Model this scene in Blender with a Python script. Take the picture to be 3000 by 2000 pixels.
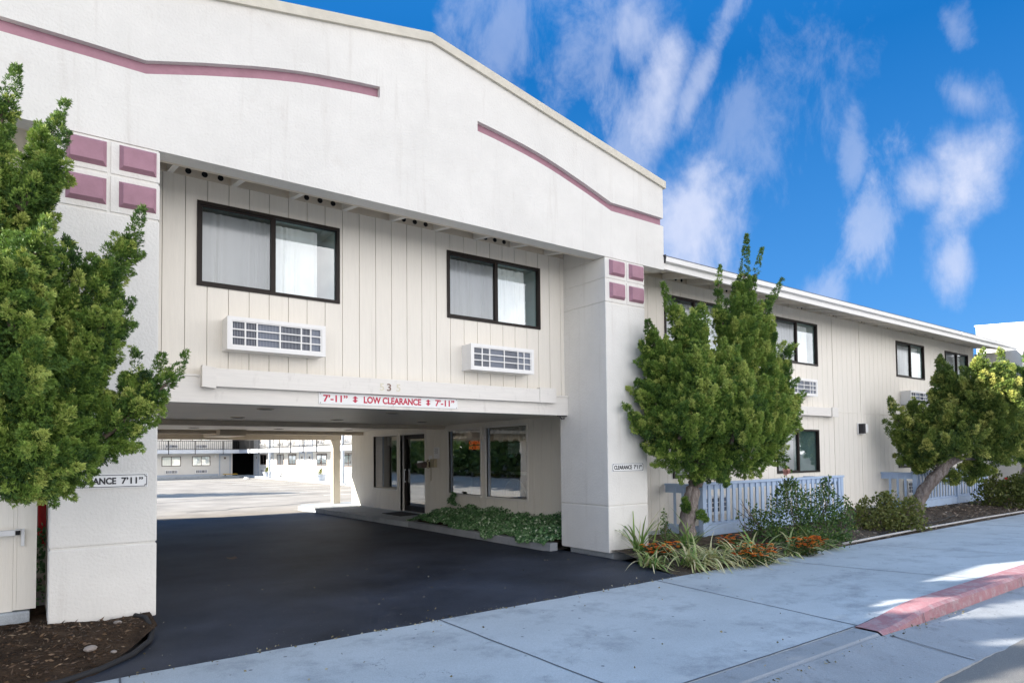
import bpy, bmesh, math, random
import numpy as np
from mathutils import Vector, Matrix, noise

for o in list(bpy.data.objects): bpy.data.objects.remove(o)
SC = bpy.context.scene
COL = SC.collection
R = math.radians

# ------------------------------------------------------------------ camera
cam_d = bpy.data.cameras.new('camera'); cam = bpy.data.objects.new('camera', cam_d); COL.objects.link(cam)
cam_d.sensor_width = 36; cam_d.lens = 23.09; cam_d.shift_y = 0.0870
cam_d.clip_start = 0.05; cam_d.clip_end = 2000
rt = Vector((0.80517, -0.59296, -0.01029)); dn = Vector((0.01271, 0.03459, -0.99932)); fw = Vector((0.59291, 0.80449, 0.03539))
m = Matrix((rt, -dn, -fw)).transposed().to_4x4()
cam.matrix_world = m
SC.camera = cam
SC.cycles.diffuse_bounces = 6; SC.cycles.max_bounces = 12
SC.render.resolution_x = 1024; SC.render.resolution_y = 682
SC.view_settings.view_transform = 'Standard'; SC.view_settings.look = 'None'
SC.view_settings.gamma = 1; SC.view_settings.exposure = 1.88
try: SC.view_settings.use_curve_mapping = False
except Exception: pass

# ------------------------------------------------------------------ sun and sky
LIGHT = Vector((2.2, -0.8, -1.0)).normalized()          # the way the sunlight travels
sd = bpy.data.lights.new('sun', 'SUN'); sd.energy = 4.4; sd.angle = R(0.5); sd.color = (1.0, 0.93, 0.82)
sun = bpy.data.objects.new('sun', sd); COL.objects.link(sun)
sun.rotation_euler = LIGHT.to_track_quat('-Z', 'Y').to_euler(); sun.location = (-30, 15, 20)

W = bpy.data.worlds.new('World'); SC.world = W; W.use_nodes = True
nt = W.node_tree; N = nt.nodes; L = nt.links; N.clear()
out = N.new('ShaderNodeOutputWorld'); bg = N.new('ShaderNodeBackground'); L.new(bg.outputs[0], out.inputs[0])
sky = N.new('ShaderNodeTexSky'); sky.sky_type = 'NISHITA'; sky.sun_disc = False
sky.sun_elevation = R(23.1); sky.sun_rotation = R(-70.0); sky.altitude = 1500; sky.air_density = 1.0; sky.dust_density = 0.3; sky.ozone_density = 3.0
tc = N.new('ShaderNodeTexCoord')
nrm = N.new('ShaderNodeVectorMath'); nrm.operation = 'NORMALIZE'; L.new(tc.outputs['Generated'], nrm.inputs[0])
def wmath(op, a, b=None, clamp=False):
    n = N.new('ShaderNodeMath'); n.operation = op; n.use_clamp = clamp
    for i, v in enumerate((a, b)):
        if v is None: continue
        if isinstance(v, (int, float)): n.inputs[i].default_value = v
        else: L.new(v, n.inputs[i])
    return n.outputs[0]
def wdot(v):
    n = N.new('ShaderNodeVectorMath'); n.operation = 'DOT_PRODUCT'; L.new(nrm.outputs[0], n.inputs[0]); n.inputs[1].default_value = v
    return n.outputs['Value']
def wnoise(scale, detail, rough, stretch=(1, 1, 1), rot=(0, 0, 0), dist=0.0):
    mp = N.new('ShaderNodeMapping'); mp.inputs['Scale'].default_value = stretch; mp.inputs['Rotation'].default_value = rot
    L.new(nrm.outputs[0], mp.inputs[0])
    n = N.new('ShaderNodeTexNoise'); n.inputs['Scale'].default_value = scale; n.inputs['Detail'].default_value = detail
    n.inputs['Roughness'].default_value = rough; n.inputs['Distortion'].default_value = dist
    L.new(mp.outputs[0], n.inputs['Vector']); return n.outputs['Fac']
puff = wnoise(8, 10, 0.58, (1, 1, 1.0), (0, 0, 0), 0.15)
wisp = wnoise(9, 11, 0.66, (1.5, 1.5, 0.55), (R(18), R(-14), 0), 0.25)
nf = wmath('MULTIPLY', wmath('SUBTRACT', puff, 0.5), 2.6)
nw = wmath('MULTIPLY', wmath('SUBTRACT', wisp, 0.5), 3.2)
# (centre direction, half width, half height, lean, strength, wispiness)
CL = [((0.668, 0.574, 0.468), 0.055, 0.12, -0.25, 0.80, 0.4), ((0.625, 0.563, 0.541), 0.05, 0.07, 0.0, 0.6, 0.5),
      ((0.700, 0.525, 0.490), 0.035, 0.17, -0.55, 0.55, 0.8), ((0.742, 0.590, 0.310), 0.085, 0.14, -0.1, 0.85, 0.4),
      ((0.748, 0.610, 0.235), 0.11, 0.08, 0.0, 0.7, 0.5), ((0.645, 0.60, 0.40), 0.09, 0.14, -0.3, 0.45, 1.0),
      ((0.903, 0.306, 0.310), 0.055, 0.115, -0.1, 1.05, 0.35), ((0.885, 0.345, 0.325), 0.055, 0.05, 0.4, 0.8, 0.5), ((0.912, 0.318, 0.235), 0.03, 0.06, 0.0, 0.75, 0.6),
      ((0.870, 0.285, 0.405), 0.035, 0.05, 0.5, 0.5, 0.7), ((0.8324, 0.2843, 0.4758), 0.02, 0.04, 0.2, 0.3, 0.9),
      ((0.836, 0.400, 0.3765), 0.02, 0.07, 0.0, 0.35, 1.0), ((0.872, 0.392, 0.29), 0.045, 0.12, -0.25, 0.5, 1.0),
      ((0.745, 0.48, 0.43), 0.13, 0.14, -0.3, 0.28, 1.0), ((0.49, 0.68, 0.542), 0.10, 0.13, -0.2, 0.35, 1.0),
      ((0.8565, 0.461, 0.200), 0.05, 0.06, -0.2, 0.42, 0.9), ((0.57, 0.62, 0.535), 0.07, 0.12, -0.4, 0.35, 1.0)]
acc = None
for c, a, b, lean, st, wi in CL:
    c = Vector(c).normalized(); t1 = Vector((-c.y, c.x, 0)).normalized() * -1; t2 = c.cross(t1).normalized()
    if t2.z < 0: t2 = -t2
    tt1 = (t1 - t2 * 0.0 + Vector((0, 0, 0))); 
    u = wdot(tuple((t1 + t2 * lean) / a)); v = wdot(tuple(t2 / b))
    fr = wdot(tuple(c))
    off = (t1 + t2 * lean).dot(c) / a; off2 = t2.dot(c) / b
    r2 = wmath('ADD', wmath('POWER', wmath('ABSOLUTE', wmath('SUBTRACT', u, off)), 2), wmath('POWER', wmath('ABSOLUTE', wmath('SUBTRACT', v, off2)), 2))
    rr = wmath('SQRT', r2)
    nn = wmath('ADD', wmath('MULTIPLY', nf, 1 - wi), wmath('MULTIPLY', nw, wi))
    d = wmath('ADD', wmath('SUBTRACT', 0.92 if wi > 0.6 else 1.0, rr), nn)
    mr = N.new('ShaderNodeMapRange'); mr.interpolation_type = 'SMOOTHSTEP'
    L.new(d, mr.inputs['Value']); mr.inputs['From Min'].default_value = 0.0; mr.inputs['From Max'].default_value = 0.95
    mr.inputs['To Min'].default_value = 0; mr.inputs['To Max'].default_value = st
    g = wmath('MULTIPLY', mr.outputs[0], wmath('GREATER_THAN', fr, 0.3))
    acc = g if acc is None else wmath('MAXIMUM', acc, g)
# bright broken cloud behind the camera, out of view, added to light the facade
back = N.new('ShaderNodeMapRange'); back.interpolation_type = 'SMOOTHSTEP'
L.new(wdot((0.25, -0.97, 0.0)), back.inputs['Value']); back.inputs['From Min'].default_value = 0.02; back.inputs['From Max'].default_value = 0.55
bk = wmath('MULTIPLY', back.outputs[0], wmath('ADD', 0.82, wmath('MULTIPLY', nf, 0.65)), True)
low = N.new('ShaderNodeMapRange'); L.new(wdot((0, 0, 1)), low.inputs['Value']); low.inputs['From Min'].default_value = 0.0; low.inputs['From Max'].default_value = 0.8; low.inputs['To Min'].default_value = 2.25; low.inputs['To Max'].default_value = 0.32
fine = wnoise(26, 8, 0.6, (1.3, 1.3, 0.8), (R(12), 0, 0), 0.2)
amask = wmath('MULTIPLY', acc, wmath('ADD', 0.50, wmath('ADD', wmath('MULTIPLY', fine, 0.45), wmath('MULTIPLY', puff, 0.45))), True)
gam = N.new('ShaderNodeHueSaturation'); gam.inputs['Saturation'].default_value = 1.25; gam.inputs['Value'].default_value = 1.0
gam.inputs['Hue'].default_value = 0.503
L.new(sky.outputs[0], gam.inputs['Color'])
tint = N.new('ShaderNodeMix'); tint.data_type = 'RGBA'; tint.blend_type = 'MULTIPLY'; tint.inputs[0].default_value = 1.0
L.new(gam.outputs[0], tint.inputs[6]); tint.inputs[7].default_value = (0.62, 0.66, 0.70, 1)
zr = N.new('ShaderNodeValToRGB'); L.new(wdot((0, 0, 1)), zr.inputs[0]); ze = zr.color_ramp.elements; ze[1].position = 1.0; ze[1].color = (.24, .58, 1.0, 1)
for p_, c_ in ((0.0, (.34, .95, 2.0)), (0.2, (.17, .76, 1.9)), (0.5, (.012, .44, 1.42)), (0.64, (.05, .6, 1.8)), (0.9, (1.0, 2.6, 5.0))):
    e_ = ze[0] if p_ == 0.0 else ze.new(p_)
    e_.position = p_; e_.color = (*[v/5 for v in c_], 1)
zs = N.new('ShaderNodeVectorMath'); zs.operation = 'SCALE'; zs.inputs['Scale'].default_value = 5.0; L.new(zr.outputs[0], zs.inputs[0])
zm = N.new('ShaderNodeMix'); zm.data_type = 'RGBA'; zm.inputs[0].default_value = 0.88; L.new(tint.outputs[2], zm.inputs[6]); L.new(zs.outputs[0], zm.inputs[7])
mx = N.new('ShaderNodeMix'); mx.data_type = 'RGBA'; L.new(amask, mx.inputs[0]); L.new(zm.outputs[2], mx.inputs[6]); mx.inputs[7].default_value = (1.85, 2.0, 2.5, 1)
mx2 = N.new('ShaderNodeMix'); mx2.data_type = 'RGBA'; L.new(bk, mx2.inputs[0]); L.new(mx.outputs[2], mx2.inputs[6]); vs2 = N.new('ShaderNodeVectorMath'); vs2.operation = 'SCALE'; vs2.inputs[0].default_value = (5.15, 5.0, 4.95); L.new(low.outputs[0], vs2.inputs['Scale']); L.new(vs2.outputs[0], mx2.inputs[7])
L.new(mx2.outputs[2], bg.inputs['Color']); bg.inputs['Strength'].default_value = 0.11

# ------------------------------------------------------------------ materials
def mat(name): 
    m = bpy.data.materials.new(name); m.use_nodes = True
    return m, m.node_tree.nodes, m.node_tree.links, m.node_tree.nodes['Principled BSDF']
def surf(name, col, rough=0.7, var=0.06, scale=3.0, bump=0.0, bscale=60.0, spec=0.35, metal=0.0, col2=None, dirt=None, bdist=0.01, stretch=None):
    m, n, l, b = mat(name)
    b.inputs['Roughness'].default_value = rough; b.inputs['Metallic'].default_value = metal
    b.inputs['Specular IOR Level'].default_value = spec
    tc = n.new('ShaderNodeTexCoord'); src = tc.outputs['Object']
    if stretch:
        mp = n.new('ShaderNodeMapping'); mp.inputs['Scale'].default_value = stretch; l.new(src, mp.inputs[0]); src = mp.outputs[0]
    t = n.new('ShaderNodeTexNoise'); t.inputs['Scale'].default_value = scale; t.inputs['Detail'].default_value = 7; t.inputs['Roughness'].default_value = 0.62
    l.new(src, t.inputs['Vector'])
    r = n.new('ShaderNodeValToRGB'); r.color_ramp.elements[0].position = 0.32; r.color_ramp.elements[1].position = 0.68
    c2 = col2 or tuple(c * (1 - var) for c in col); c1 = col if col2 else tuple(min(1, c * (1 + var)) for c in col)
    r.color_ramp.elements[0].color = (*c2, 1); r.color_ramp.elements[1].color = (*c1, 1)
    l.new(t.outputs['Fac'], r.inputs[0]); last = r.outputs[0]
    if dirt:
        dc, dsc, lo, hi = dirt
        t3 = n.new('ShaderNodeTexNoise'); t3.inputs['Scale'].default_value = dsc; t3.inputs['Detail'].default_value = 9; t3.inputs['Roughness'].default_value = 0.7
        l.new(src, t3.inputs['Vector'])
        mr = n.new('ShaderNodeMapRange'); mr.inputs['From Min'].default_value = lo; mr.inputs['From Max'].default_value = hi; l.new(t3.outputs['Fac'], mr.inputs[0])
        mm = n.new('ShaderNodeMix'); mm.data_type = 'RGBA'; l.new(mr.outputs[0], mm.inputs[0]); l.new(last, mm.inputs[6]); mm.inputs[7].default_value = (*dc, 1); last = mm.outputs[2]
    l.new(last, b.inputs['Base Color'])
    if bump:
        t2 = n.new('ShaderNodeTexNoise'); t2.inputs['Scale'].default_value = bscale; t2.inputs['Detail'].default_value = 5; l.new(src, t2.inputs['Vector'])
        bp = n.new('ShaderNodeBump'); bp.inputs['Strength'].default_value = bump; bp.inputs['Distance'].default_value = bdist
        l.new(t2.outputs['Fac'], bp.inputs['Height']); l.new(bp.outputs[0], b.inputs['Normal'])
    return m
def glass(name, refl=0.3, tint=(1, 1, 1), rough=0.0, gcol=(0.95, 0.98, 1.0)):
    m, n, l, b = mat(name); n.remove(b); o = n['Material Output']
    g = n.new('ShaderNodeBsdfGlossy'); g.inputs['Roughness'].default_value = rough; g.inputs['Color'].default_value = (*gcol, 1)
    t = n.new('ShaderNodeBsdfTransparent'); t.inputs['Color'].default_value = (*tint, 1)
    tc = n.new('ShaderNodeTexCoord'); tx = n.new('ShaderNodeTexNoise'); tx.inputs['Scale'].default_value = 1.3; l.new(tc.outputs['Object'], tx.inputs['Vector'])
    bp = n.new('ShaderNodeBump'); bp.inputs['Strength'].default_value = 0.05; bp.inputs['Distance'].default_value = 0.03; l.new(tx.outputs['Fac'], bp.inputs['Height']); l.new(bp.outputs[0], g.inputs['Normal'])
    fr = n.new('ShaderNodeLayerWeight'); fr.inputs['Blend'].default_value = 0.18
    a = n.new('ShaderNodeMath'); a.operation = 'ADD'; a.use_clamp = True; l.new(fr.outputs['Fresnel'], a.inputs[0]); a.inputs[1].default_value = refl
    mx = n.new('ShaderNodeMixShader'); l.new(a.outputs[0], mx.inputs[0]); l.new(t.outputs[0], mx.inputs[1]); l.new(g.outputs[0], mx.inputs[2])
    l.new(mx.outputs[0], o.inputs['Surface']); return m
def leafmat(name, stops, trans=0.25, rough=0.55):
    m, n, l, b = mat(name); o = n['Material Output']
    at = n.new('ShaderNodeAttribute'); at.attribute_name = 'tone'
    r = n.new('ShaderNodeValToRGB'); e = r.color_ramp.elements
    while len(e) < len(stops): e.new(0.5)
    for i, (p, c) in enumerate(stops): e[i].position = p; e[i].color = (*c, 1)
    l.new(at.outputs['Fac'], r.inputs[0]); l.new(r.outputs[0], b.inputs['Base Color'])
    b.inputs['Roughness'].default_value = rough; b.inputs['Specular IOR Level'].default_value = 0.325
    tr = n.new('ShaderNodeBsdfTranslucent'); l.new(r.outputs[0], tr.inputs['Color'])
    mx = n.new('ShaderNodeMixShader'); mx.inputs[0].default_value = trans; l.new(b.outputs[0], mx.inputs[1]); l.new(tr.outputs[0], mx.inputs[2]); l.new(mx.outputs[0], o.inputs['Surface'])
    return m

STUCCO = surf('stucco', (0.71, 0.69, 0.648), 0.92, 0.05, 1.4, 0.5, 34, 0.15, dirt=((0.60, 0.56, 0.51), 3.3, 0.60, 0.95), bdist=0.012)
STUCCO_T = surf('stucco_cap', (0.62, 0.58, 0.49), 0.92, 0.08, 4, 0.6, 95, 0.15, bdist=0.012)
PURPLE = surf('mauve_paint', (0.36, 0.20, 0.245), 0.75, 0.09, 6, 0.35, 120, 0.25, dirt=((0.48, 0.30, 0.34), 9, 0.62, 0.9), bdist=0.006)
SIDING = surf('siding_paint', (0.78, 0.74, 0.665), 0.7, 0.03, 5, 0.25, 25, 0.3, bdist=0.004, stretch=(6, 6, 0.5), dirt=((0.50, 0.45, 0.38), 2.4, 0.68, 1.0))
SIDBACK = surf('siding_groove', (0.42, 0.39, 0.34), 0.9)
TRIM = surf('trim_paint', (0.75, 0.72, 0.67), 0.6, 0.04, 7, 0.25, 30, 0.35, bdist=0.004, stretch=(0.4, 3, 5), dirt=((0.45, 0.42, 0.38), 7, 0.68, 0.86))
WHITE = surf('white_paint', (0.80, 0.79, 0.77), 0.5, 0.03, 8, spec=0.4, dirt=((0.6, 0.57, 0.52), 6, 0.66, 0.9))
CEIL = surf('ceiling_paint', (0.83, 0.77, 0.68), 0.45, 0.07, 2.0, 0.15, 12, 0.45, bdist=0.006, stretch=(0.7, 3, 1))
BEAM = surf('beam_paint', (0.62, 0.55, 0.45), 0.6, 0.07, 4)
FRAME = surf('bronze_frame', (0.020, 0.015, 0.013), 0.5, 0.1, 20, spec=0.2)
ALU = surf('aluminium', (0.55, 0.56, 0.57), 0.4, 0.05, 20, metal=0.6)
DARK = surf('dark_void', (0.012, 0.012, 0.014), 0.9)
CURTAIN = surf('curtain_cloth', (0.80, 0.80, 0.76), 0.9, 0.03, 3)
INNER = surf('room_paint', (0.38, 0.52, 0.50), 0.8)
GLASS = glass('window_glass', 0.20, (0.90, 0.95, 0.97))
GLASS_D = glass('screened_glass', 0.10, (0.55, 0.57, 0.60), 0.12)
GLASS_L = glass('lobby_glass', 0.32, (0.80, 0.82, 0.80))
CONC = surf('concrete', (0.405, 0.435, 0.46), 0.85, 0.09, 0.9, 0.35, 40, 0.25, dirt=((0.24, 0.26, 0.285), 1.9, 0.50, 0.74), bdist=0.006)
def add_spots(m, col, scale=9.0, thr=0.05, amt=0.7, crack=None):
    n = m.node_tree.nodes; l = m.node_tree.links; b = n['Principled BSDF']; src = b.inputs['Base Color'].links[0].from_socket
    tc = n.new('ShaderNodeTexCoord'); v = n.new('ShaderNodeTexVoronoi'); v.inputs['Scale'].default_value = scale; l.new(tc.outputs['Object'], v.inputs['Vector'])
    lt = n.new('ShaderNodeMapRange'); lt.inputs['From Min'].default_value = thr; lt.inputs['From Max'].default_value = thr*1.6; lt.inputs['To Min'].default_value = amt; lt.inputs['To Max'].default_value = 0; l.new(v.outputs['Distance'], lt.inputs[0])
    mx = n.new('ShaderNodeMix'); mx.data_type = 'RGBA'; l.new(lt.outputs[0], mx.inputs[0]); l.new(src, mx.inputs[6]); mx.inputs[7].default_value = (*col, 1); o = mx.outputs[2]
    t = n.new('ShaderNodeTexNoise'); t.inputs['Scale'].default_value = 110; t.inputs['Detail'].default_value = 4; l.new(tc.outputs['Object'], t.inputs['Vector'])
    mr = n.new('ShaderNodeMapRange'); mr.inputs['From Min'].default_value = 0.3; mr.inputs['From Max'].default_value = 0.7; mr.inputs['To Min'].default_value = 0.86; mr.inputs['To Max'].default_value = 1.12; l.new(t.outputs['Fac'], mr.inputs[0])
    vm = n.new('ShaderNodeVectorMath'); vm.operation = 'SCALE'; l.new(o, vm.inputs[0]); l.new(mr.outputs[0], vm.inputs['Scale']); o = vm.outputs[0]
    if crack:
        mp = n.new('ShaderNodeTexNoise'); mp.inputs['Scale'].default_value = 2.2; mp.inputs['Detail'].default_value = 6; l.new(tc.outputs['Object'], mp.inputs['Vector'])
        ad = n.new('ShaderNodeVectorMath'); ad.operation = 'ADD'; l.new(tc.outputs['Object'], ad.inputs[0]); l.new(mp.outputs['Color'], ad.inputs[1])
        c = n.new('ShaderNodeTexVoronoi'); c.feature = 'DISTANCE_TO_EDGE'; c.inputs['Scale'].default_value = crack; l.new(ad.outputs[0], c.inputs['Vector'])
        cm = n.new('ShaderNodeMapRange'); cm.inputs['From Max'].default_value = 0.0035*crack; cm.inputs['To Min'].default_value = 0.55; cm.inputs['To Max'].default_value = 0; l.new(c.outputs['Distance'], cm.inputs[0])
        msk = n.new('ShaderNodeTexNoise'); msk.inputs['Scale'].default_value = 0.55; l.new(tc.outputs['Object'], msk.inputs['Vector'])
        mk_ = n.new('ShaderNodeMapRange'); mk_.inputs['From Min'].default_value = 0.58; mk_.inputs['From Max'].default_value = 0.66; l.new(msk.outputs['Fac'], mk_.inputs[0])
        mu = n.new('ShaderNodeMath'); mu.operation = 'MULTIPLY'; l.new(cm.outputs[0], mu.inputs[0]); l.new(mk_.outputs[0], mu.inputs[1])
        m3 = n.new('ShaderNodeMix'); m3.data_type = 'RGBA'; l.new(mu.outputs[0], m3.inputs[0]); l.new(o, m3.inputs[6]); m3.inputs[7].default_value = (*[q*0.3 for q in col], 1); o = m3.outputs[2]
    l.new(o, b.inputs['Base Color'])
def add_streaks(m, col, sx=5.0, sz=0.35, lo=0.56, hi=0.82, amt=0.5):
    n = m.node_tree.nodes; l = m.node_tree.links; b = n['Principled BSDF']; src = b.inputs['Base Color'].links[0].from_socket
    tc = n.new('ShaderNodeTexCoord'); mp = n.new('ShaderNodeMapping'); mp.inputs['Scale'].default_value = (sx, sx, sz); l.new(tc.outputs['Object'], mp.inputs[0])
    t = n.new('ShaderNodeTexNoise'); t.inputs['Scale'].default_value = 1.6; t.inputs['Detail'].default_value = 8; t.inputs['Roughness'].default_value = 0.65; l.new(mp.outputs[0], t.inputs['Vector'])
    mr = n.new('ShaderNodeMapRange'); mr.inputs['From Min'].default_value = lo; mr.inputs['From Max'].default_value = hi; mr.inputs['To Max'].default_value = amt; l.new(t.outputs['Fac'], mr.inputs[0])
    mx = n.new('ShaderNodeMix'); mx.data_type = 'RGBA'; l.new(mr.outputs[0], mx.inputs[0]); l.new(src, mx.inputs[6]); mx.inputs[7].default_value = (*col, 1); l.new(mx.outputs[2], b.inputs['Base Color'])
add_spots(CONC, (0.10, 0.105, 0.12), 4.2, 0.05, 0.85, crack=1.1)
add_streaks(STUCCO, (0.52, 0.48, 0.43)); add_streaks(SIDING, (0.48, 0.42, 0.35), 9, 0.3, 0.58, 0.85, 0.45); add_streaks(TRIM, (0.42, 0.39, 0.35), 4, 1.5, 0.58, 0.8, 0.6)
CONC2 = surf('gutter_concrete', (0.27, 0.285, 0.305), 0.88, 0.12, 1.5, 0.4, 40, 0.25, dirt=((0.15, 0.15, 0.16), 3.5, 0.55, 0.78), bdist=0.008)
REDCURB = surf('red_kerb_paint', (0.33, 0.165, 0.18), 0.75, 0.12, 5, 0.4, 50, 0.2, dirt=((0.36, 0.27, 0.28), 7, 0.47, 0.66), bdist=0.008)
add_spots(CONC2, (0.09, 0.09, 0.10), 8, 0.06, 0.7, crack=1.6); add_spots(REDCURB, (0.20, 0.17, 0.18), 12, 0.12, 0.6, crack=2.0)
JOINT = surf('joint_dirt', (0.10, 0.105, 0.12), 0.95)
def asphalt(name, c, speck, rough=0.75, patch=None, sp=0.5):
    m, n, l, b = mat(name); tc = n.new('ShaderNodeTexCoord')
    t = n.new('ShaderNodeTexNoise'); t.inputs['Scale'].default_value = 0.7; t.inputs['Detail'].default_value = 8; t.inputs['Roughness'].default_value = 0.6; l.new(tc.outputs['Object'], t.inputs['Vector'])
    r = n.new('ShaderNodeValToRGB'); r.color_ramp.elements[0].position = 0.35; r.color_ramp.elements[1].position = 0.7
    r.color_ramp.elements[0].color = (*[x * 0.75 for x in c], 1); r.color_ramp.elements[1].color = (*(patch or [x * 1.5 for x in c]), 1); l.new(t.outputs['Fac'], r.inputs[0])
    v = n.new('ShaderNodeTexNoise'); v.inputs['Scale'].default_value = 160; v.inputs['Detail'].default_value = 2; l.new(tc.outputs['Object'], v.inputs['Vector'])
    mr = n.new('ShaderNodeMapRange'); mr.inputs['From Min'].default_value = 0.55; mr.inputs['From Max'].default_value = 0.75; mr.inputs['To Max'].default_value = sp; l.new(v.outputs['Fac'], mr.inputs[0])
    v2 = n.new('ShaderNodeTexVoronoi'); v2.inputs['Scale'].default_value = 7; l.new(tc.outputs['Object'], v2.inputs['Vector'])
    lt = n.new('ShaderNodeMath'); lt.operation = 'LESS_THAN'; lt.inputs[1].default_value = 0.045; l.new(v2.outputs['Distance'], lt.inputs[0])
    mx = n.new('ShaderNodeMix'); mx.data_type = 'RGBA'; l.new(mr.outputs[0], mx.inputs[0]); l.new(r.outputs[0], mx.inputs[6]); mx.inputs[7].default_value = (*speck, 1)
    m2 = n.new('ShaderNodeMix'); m2.data_type = 'RGBA'; l.new(lt.outputs[0], m2.inputs[0]); l.new(mx.outputs[2], m2.inputs[6]); m2.inputs[7].default_value = (0.22, 0.21, 0.19, 1)
    l.new(m2.outputs[2], b.inputs['Base Color']); b.inputs['Roughness'].default_value = rough; b.inputs['Specular IOR Level'].default_value = 0.4
    bp = n.new('ShaderNodeBump'); bp.inputs['Strength'].default_value = 0.6; bp.inputs['Distance'].default_value = 0.006; l.new(v.outputs['Fac'], bp.inputs['Height']); l.new(bp.outputs[0], b.inputs['Normal'])
    return m
ASPH = asphalt('fresh_asphalt', (0.006, 0.0105, 0.021), (0.036, 0.045, 0.07), 0.6, patch=(0.042, 0.050, 0.074), sp=0.8)
ASPH.node_tree.nodes['Principled BSDF'].inputs['Specular IOR Level'].default_value = 0.32
ROAD = asphalt('old_asphalt', (0.19, 0.185, 0.18), (0.30, 0.29, 0.27), 0.85, patch=(0.15, 0.147, 0.143), sp=0.9)
LOT = asphalt('lot_asphalt', (0.29, 0.265, 0.235), (0.42, 0.39, 0.36), 0.9, patch=(0.36, 0.33, 0.295), sp=0.5)
SOIL = surf('soil', (0.085, 0.055, 0.035), 0.95, 0.3, 5, 1.0, 30, 0.1, col2=(0.030, 0.020, 0.014), bdist=0.06)
BEDSOIL = surf('bed_soil', (0.14, 0.11, 0.085), 0.95, 0.3, 4, 1.0, 30, 0.1, col2=(0.055, 0.042, 0.033), bdist=0.05)
FENCE = surf('pale_blue_paint', (0.37, 0.48, 0.65), 0.6, 0.06, 6, dirt=((0.28, 0.33, 0.42), 5, 0.6, 0.9))
SHINGLE = surf('grey_shingle', (0.14, 0.145, 0.16), 0.9, 0.2, 12, 0.6, 30)
BARK = surf('bark', (0.34, 0.30, 0.28), 0.95, 0.2, 6, 1.0, 18, 0.1, col2=(0.12, 0.095, 0.08), bdist=0.05, stretch=(3, 3, 0.6))
BARKD = surf('twig_bark', (0.13, 0.10, 0.08), 0.95, 0.2, 8, 0.8, 20, 0.1, bdist=0.03)
COURT = surf('court_wall', (0.70, 0.68, 0.64), 0.75, 0.03, 2)
COURTBLUE = surf('court_trim', (0.42, 0.47, 0.55), 0.65, 0.05, 3)
COURTDOOR = surf('court_door', (0.62, 0.62, 0.61), 0.6, 0.02, 3)
RAIL = surf('black_rail', (0.02, 0.02, 0.022), 0.5)
SIGNW = surf('sign_white', (0.80, 0.80, 0.79), 0.4, 0.02, 12, spec=0.5, dirt=((0.6, 0.58, 0.55), 14, 0.68, 0.85))
SIGNRED = surf('sign_red', (0.52, 0.025, 0.07), 0.5, 0.05, 20)
SIGNBLK = surf('sign_black', (0.02, 0.02, 0.025), 0.5)
BRASS = surf('number_brass', (0.62, 0.58, 0.46), 0.4, 0.08, 30, metal=0.3)
BROWNM = surf('number_brown', (0.22, 0.13, 0.10), 0.5)
BEIGE = surf('phone_plastic', (0.42, 0.36, 0.24), 0.45, 0.05, 20)
RUST = surf('rusty_metal', (0.12, 0.085, 0.07), 0.7, 0.2, 20)
PAPER = surf('paper', (0.82, 0.82, 0.82), 0.7, 0.02, 20)
RUBBER = surf('black_rubber', (0.02, 0.02, 0.022), 0.8)
REDP = surf('red_paint', (0.50, 0.02, 0.02), 0.4)
PIPE = surf('grey_pipe', (0.42, 0.40, 0.38), 0.7)
ROCK = surf('rock', (0.26, 0.225, 0.20), 0.9, 0.15, 12, 0.6, 20)
YELLOW = surf('yellow_cart_paint', (0.62, 0.38, 0.05), 0.5)
WOOD = surf('counter_wood', (0.20, 0.10, 0.05), 0.5, 0.2, 6)
WICKER = surf('wicker', (0.45, 0.34, 0.22), 0.7, 0.2, 30)
LOBBYW = surf('lobby_room_paint', (0.32, 0.28, 0.23), 0.8)
m, n, l, b = mat('led_orange'); b.inputs['Base Color'].default_value = (0.12, 0.03, 0.01, 1); b.inputs['Emission Color'].default_value = (1.0, 0.16, 0.03, 1); b.inputs['Emission Strength'].default_value = 1.2; LED = m
tx = n.new('ShaderNodeTexNoise'); tx.inputs['Scale'].default_value = 30; mr = n.new('ShaderNodeMapRange'); mr.inputs['To Min'].default_value = 0.02; mr.inputs['To Max'].default_value = 0.35; l.new(tx.outputs['Fac'], mr.inputs[0]); l.new(mr.outputs[0], b.inputs['Emission Strength'])

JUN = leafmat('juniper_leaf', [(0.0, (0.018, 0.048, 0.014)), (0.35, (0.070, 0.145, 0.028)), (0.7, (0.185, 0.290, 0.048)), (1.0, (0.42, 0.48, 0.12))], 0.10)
JUN2 = leafmat('juniper_leaf_sunlit', [(0.0, (0.03, 0.06, 0.016)), (0.4, (0.095, 0.155, 0.032)), (0.75, (0.22, 0.28, 0.055)), (1.0, (0.50, 0.50, 0.14))], 0.12)  # juniper leaf with the gold of sunlight put into its colour
IVY = leafmat('ivy_leaf', [(0.0, (0.03, 0.09, 0.035)), (0.5, (0.11, 0.24, 0.09)), (0.85, (0.26, 0.42, 0.20)), (1.0, (0.60, 0.68, 0.50))], 0.15, 0.4)
ROSEL = leafmat('rose_leaf', [(0.0, (0.025, 0.06, 0.018)), (0.5, (0.07, 0.135, 0.032)), (0.85, (0.17, 0.23, 0.05)), (1.0, (0.30, 0.27, 0.08))], 0.2, 0.45)
OLIVE = leafmat('olive_leaf', [(0.0, (0.06, 0.085, 0.02)), (0.5, (0.15, 0.17, 0.04)), (0.85, (0.25, 0.24, 0.08)), (1.0, (0.38, 0.32, 0.15))], 0.25, 0.5)
BLADE = leafmat('daylily_blade', [(0.0, (0.12, 0.24, 0.05)), (0.3, (0.24, 0.35, 0.10)), (0.6, (0.52, 0.50, 0.24)), (1.0, (0.78, 0.68, 0.44))], 0.25, 0.6)
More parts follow.
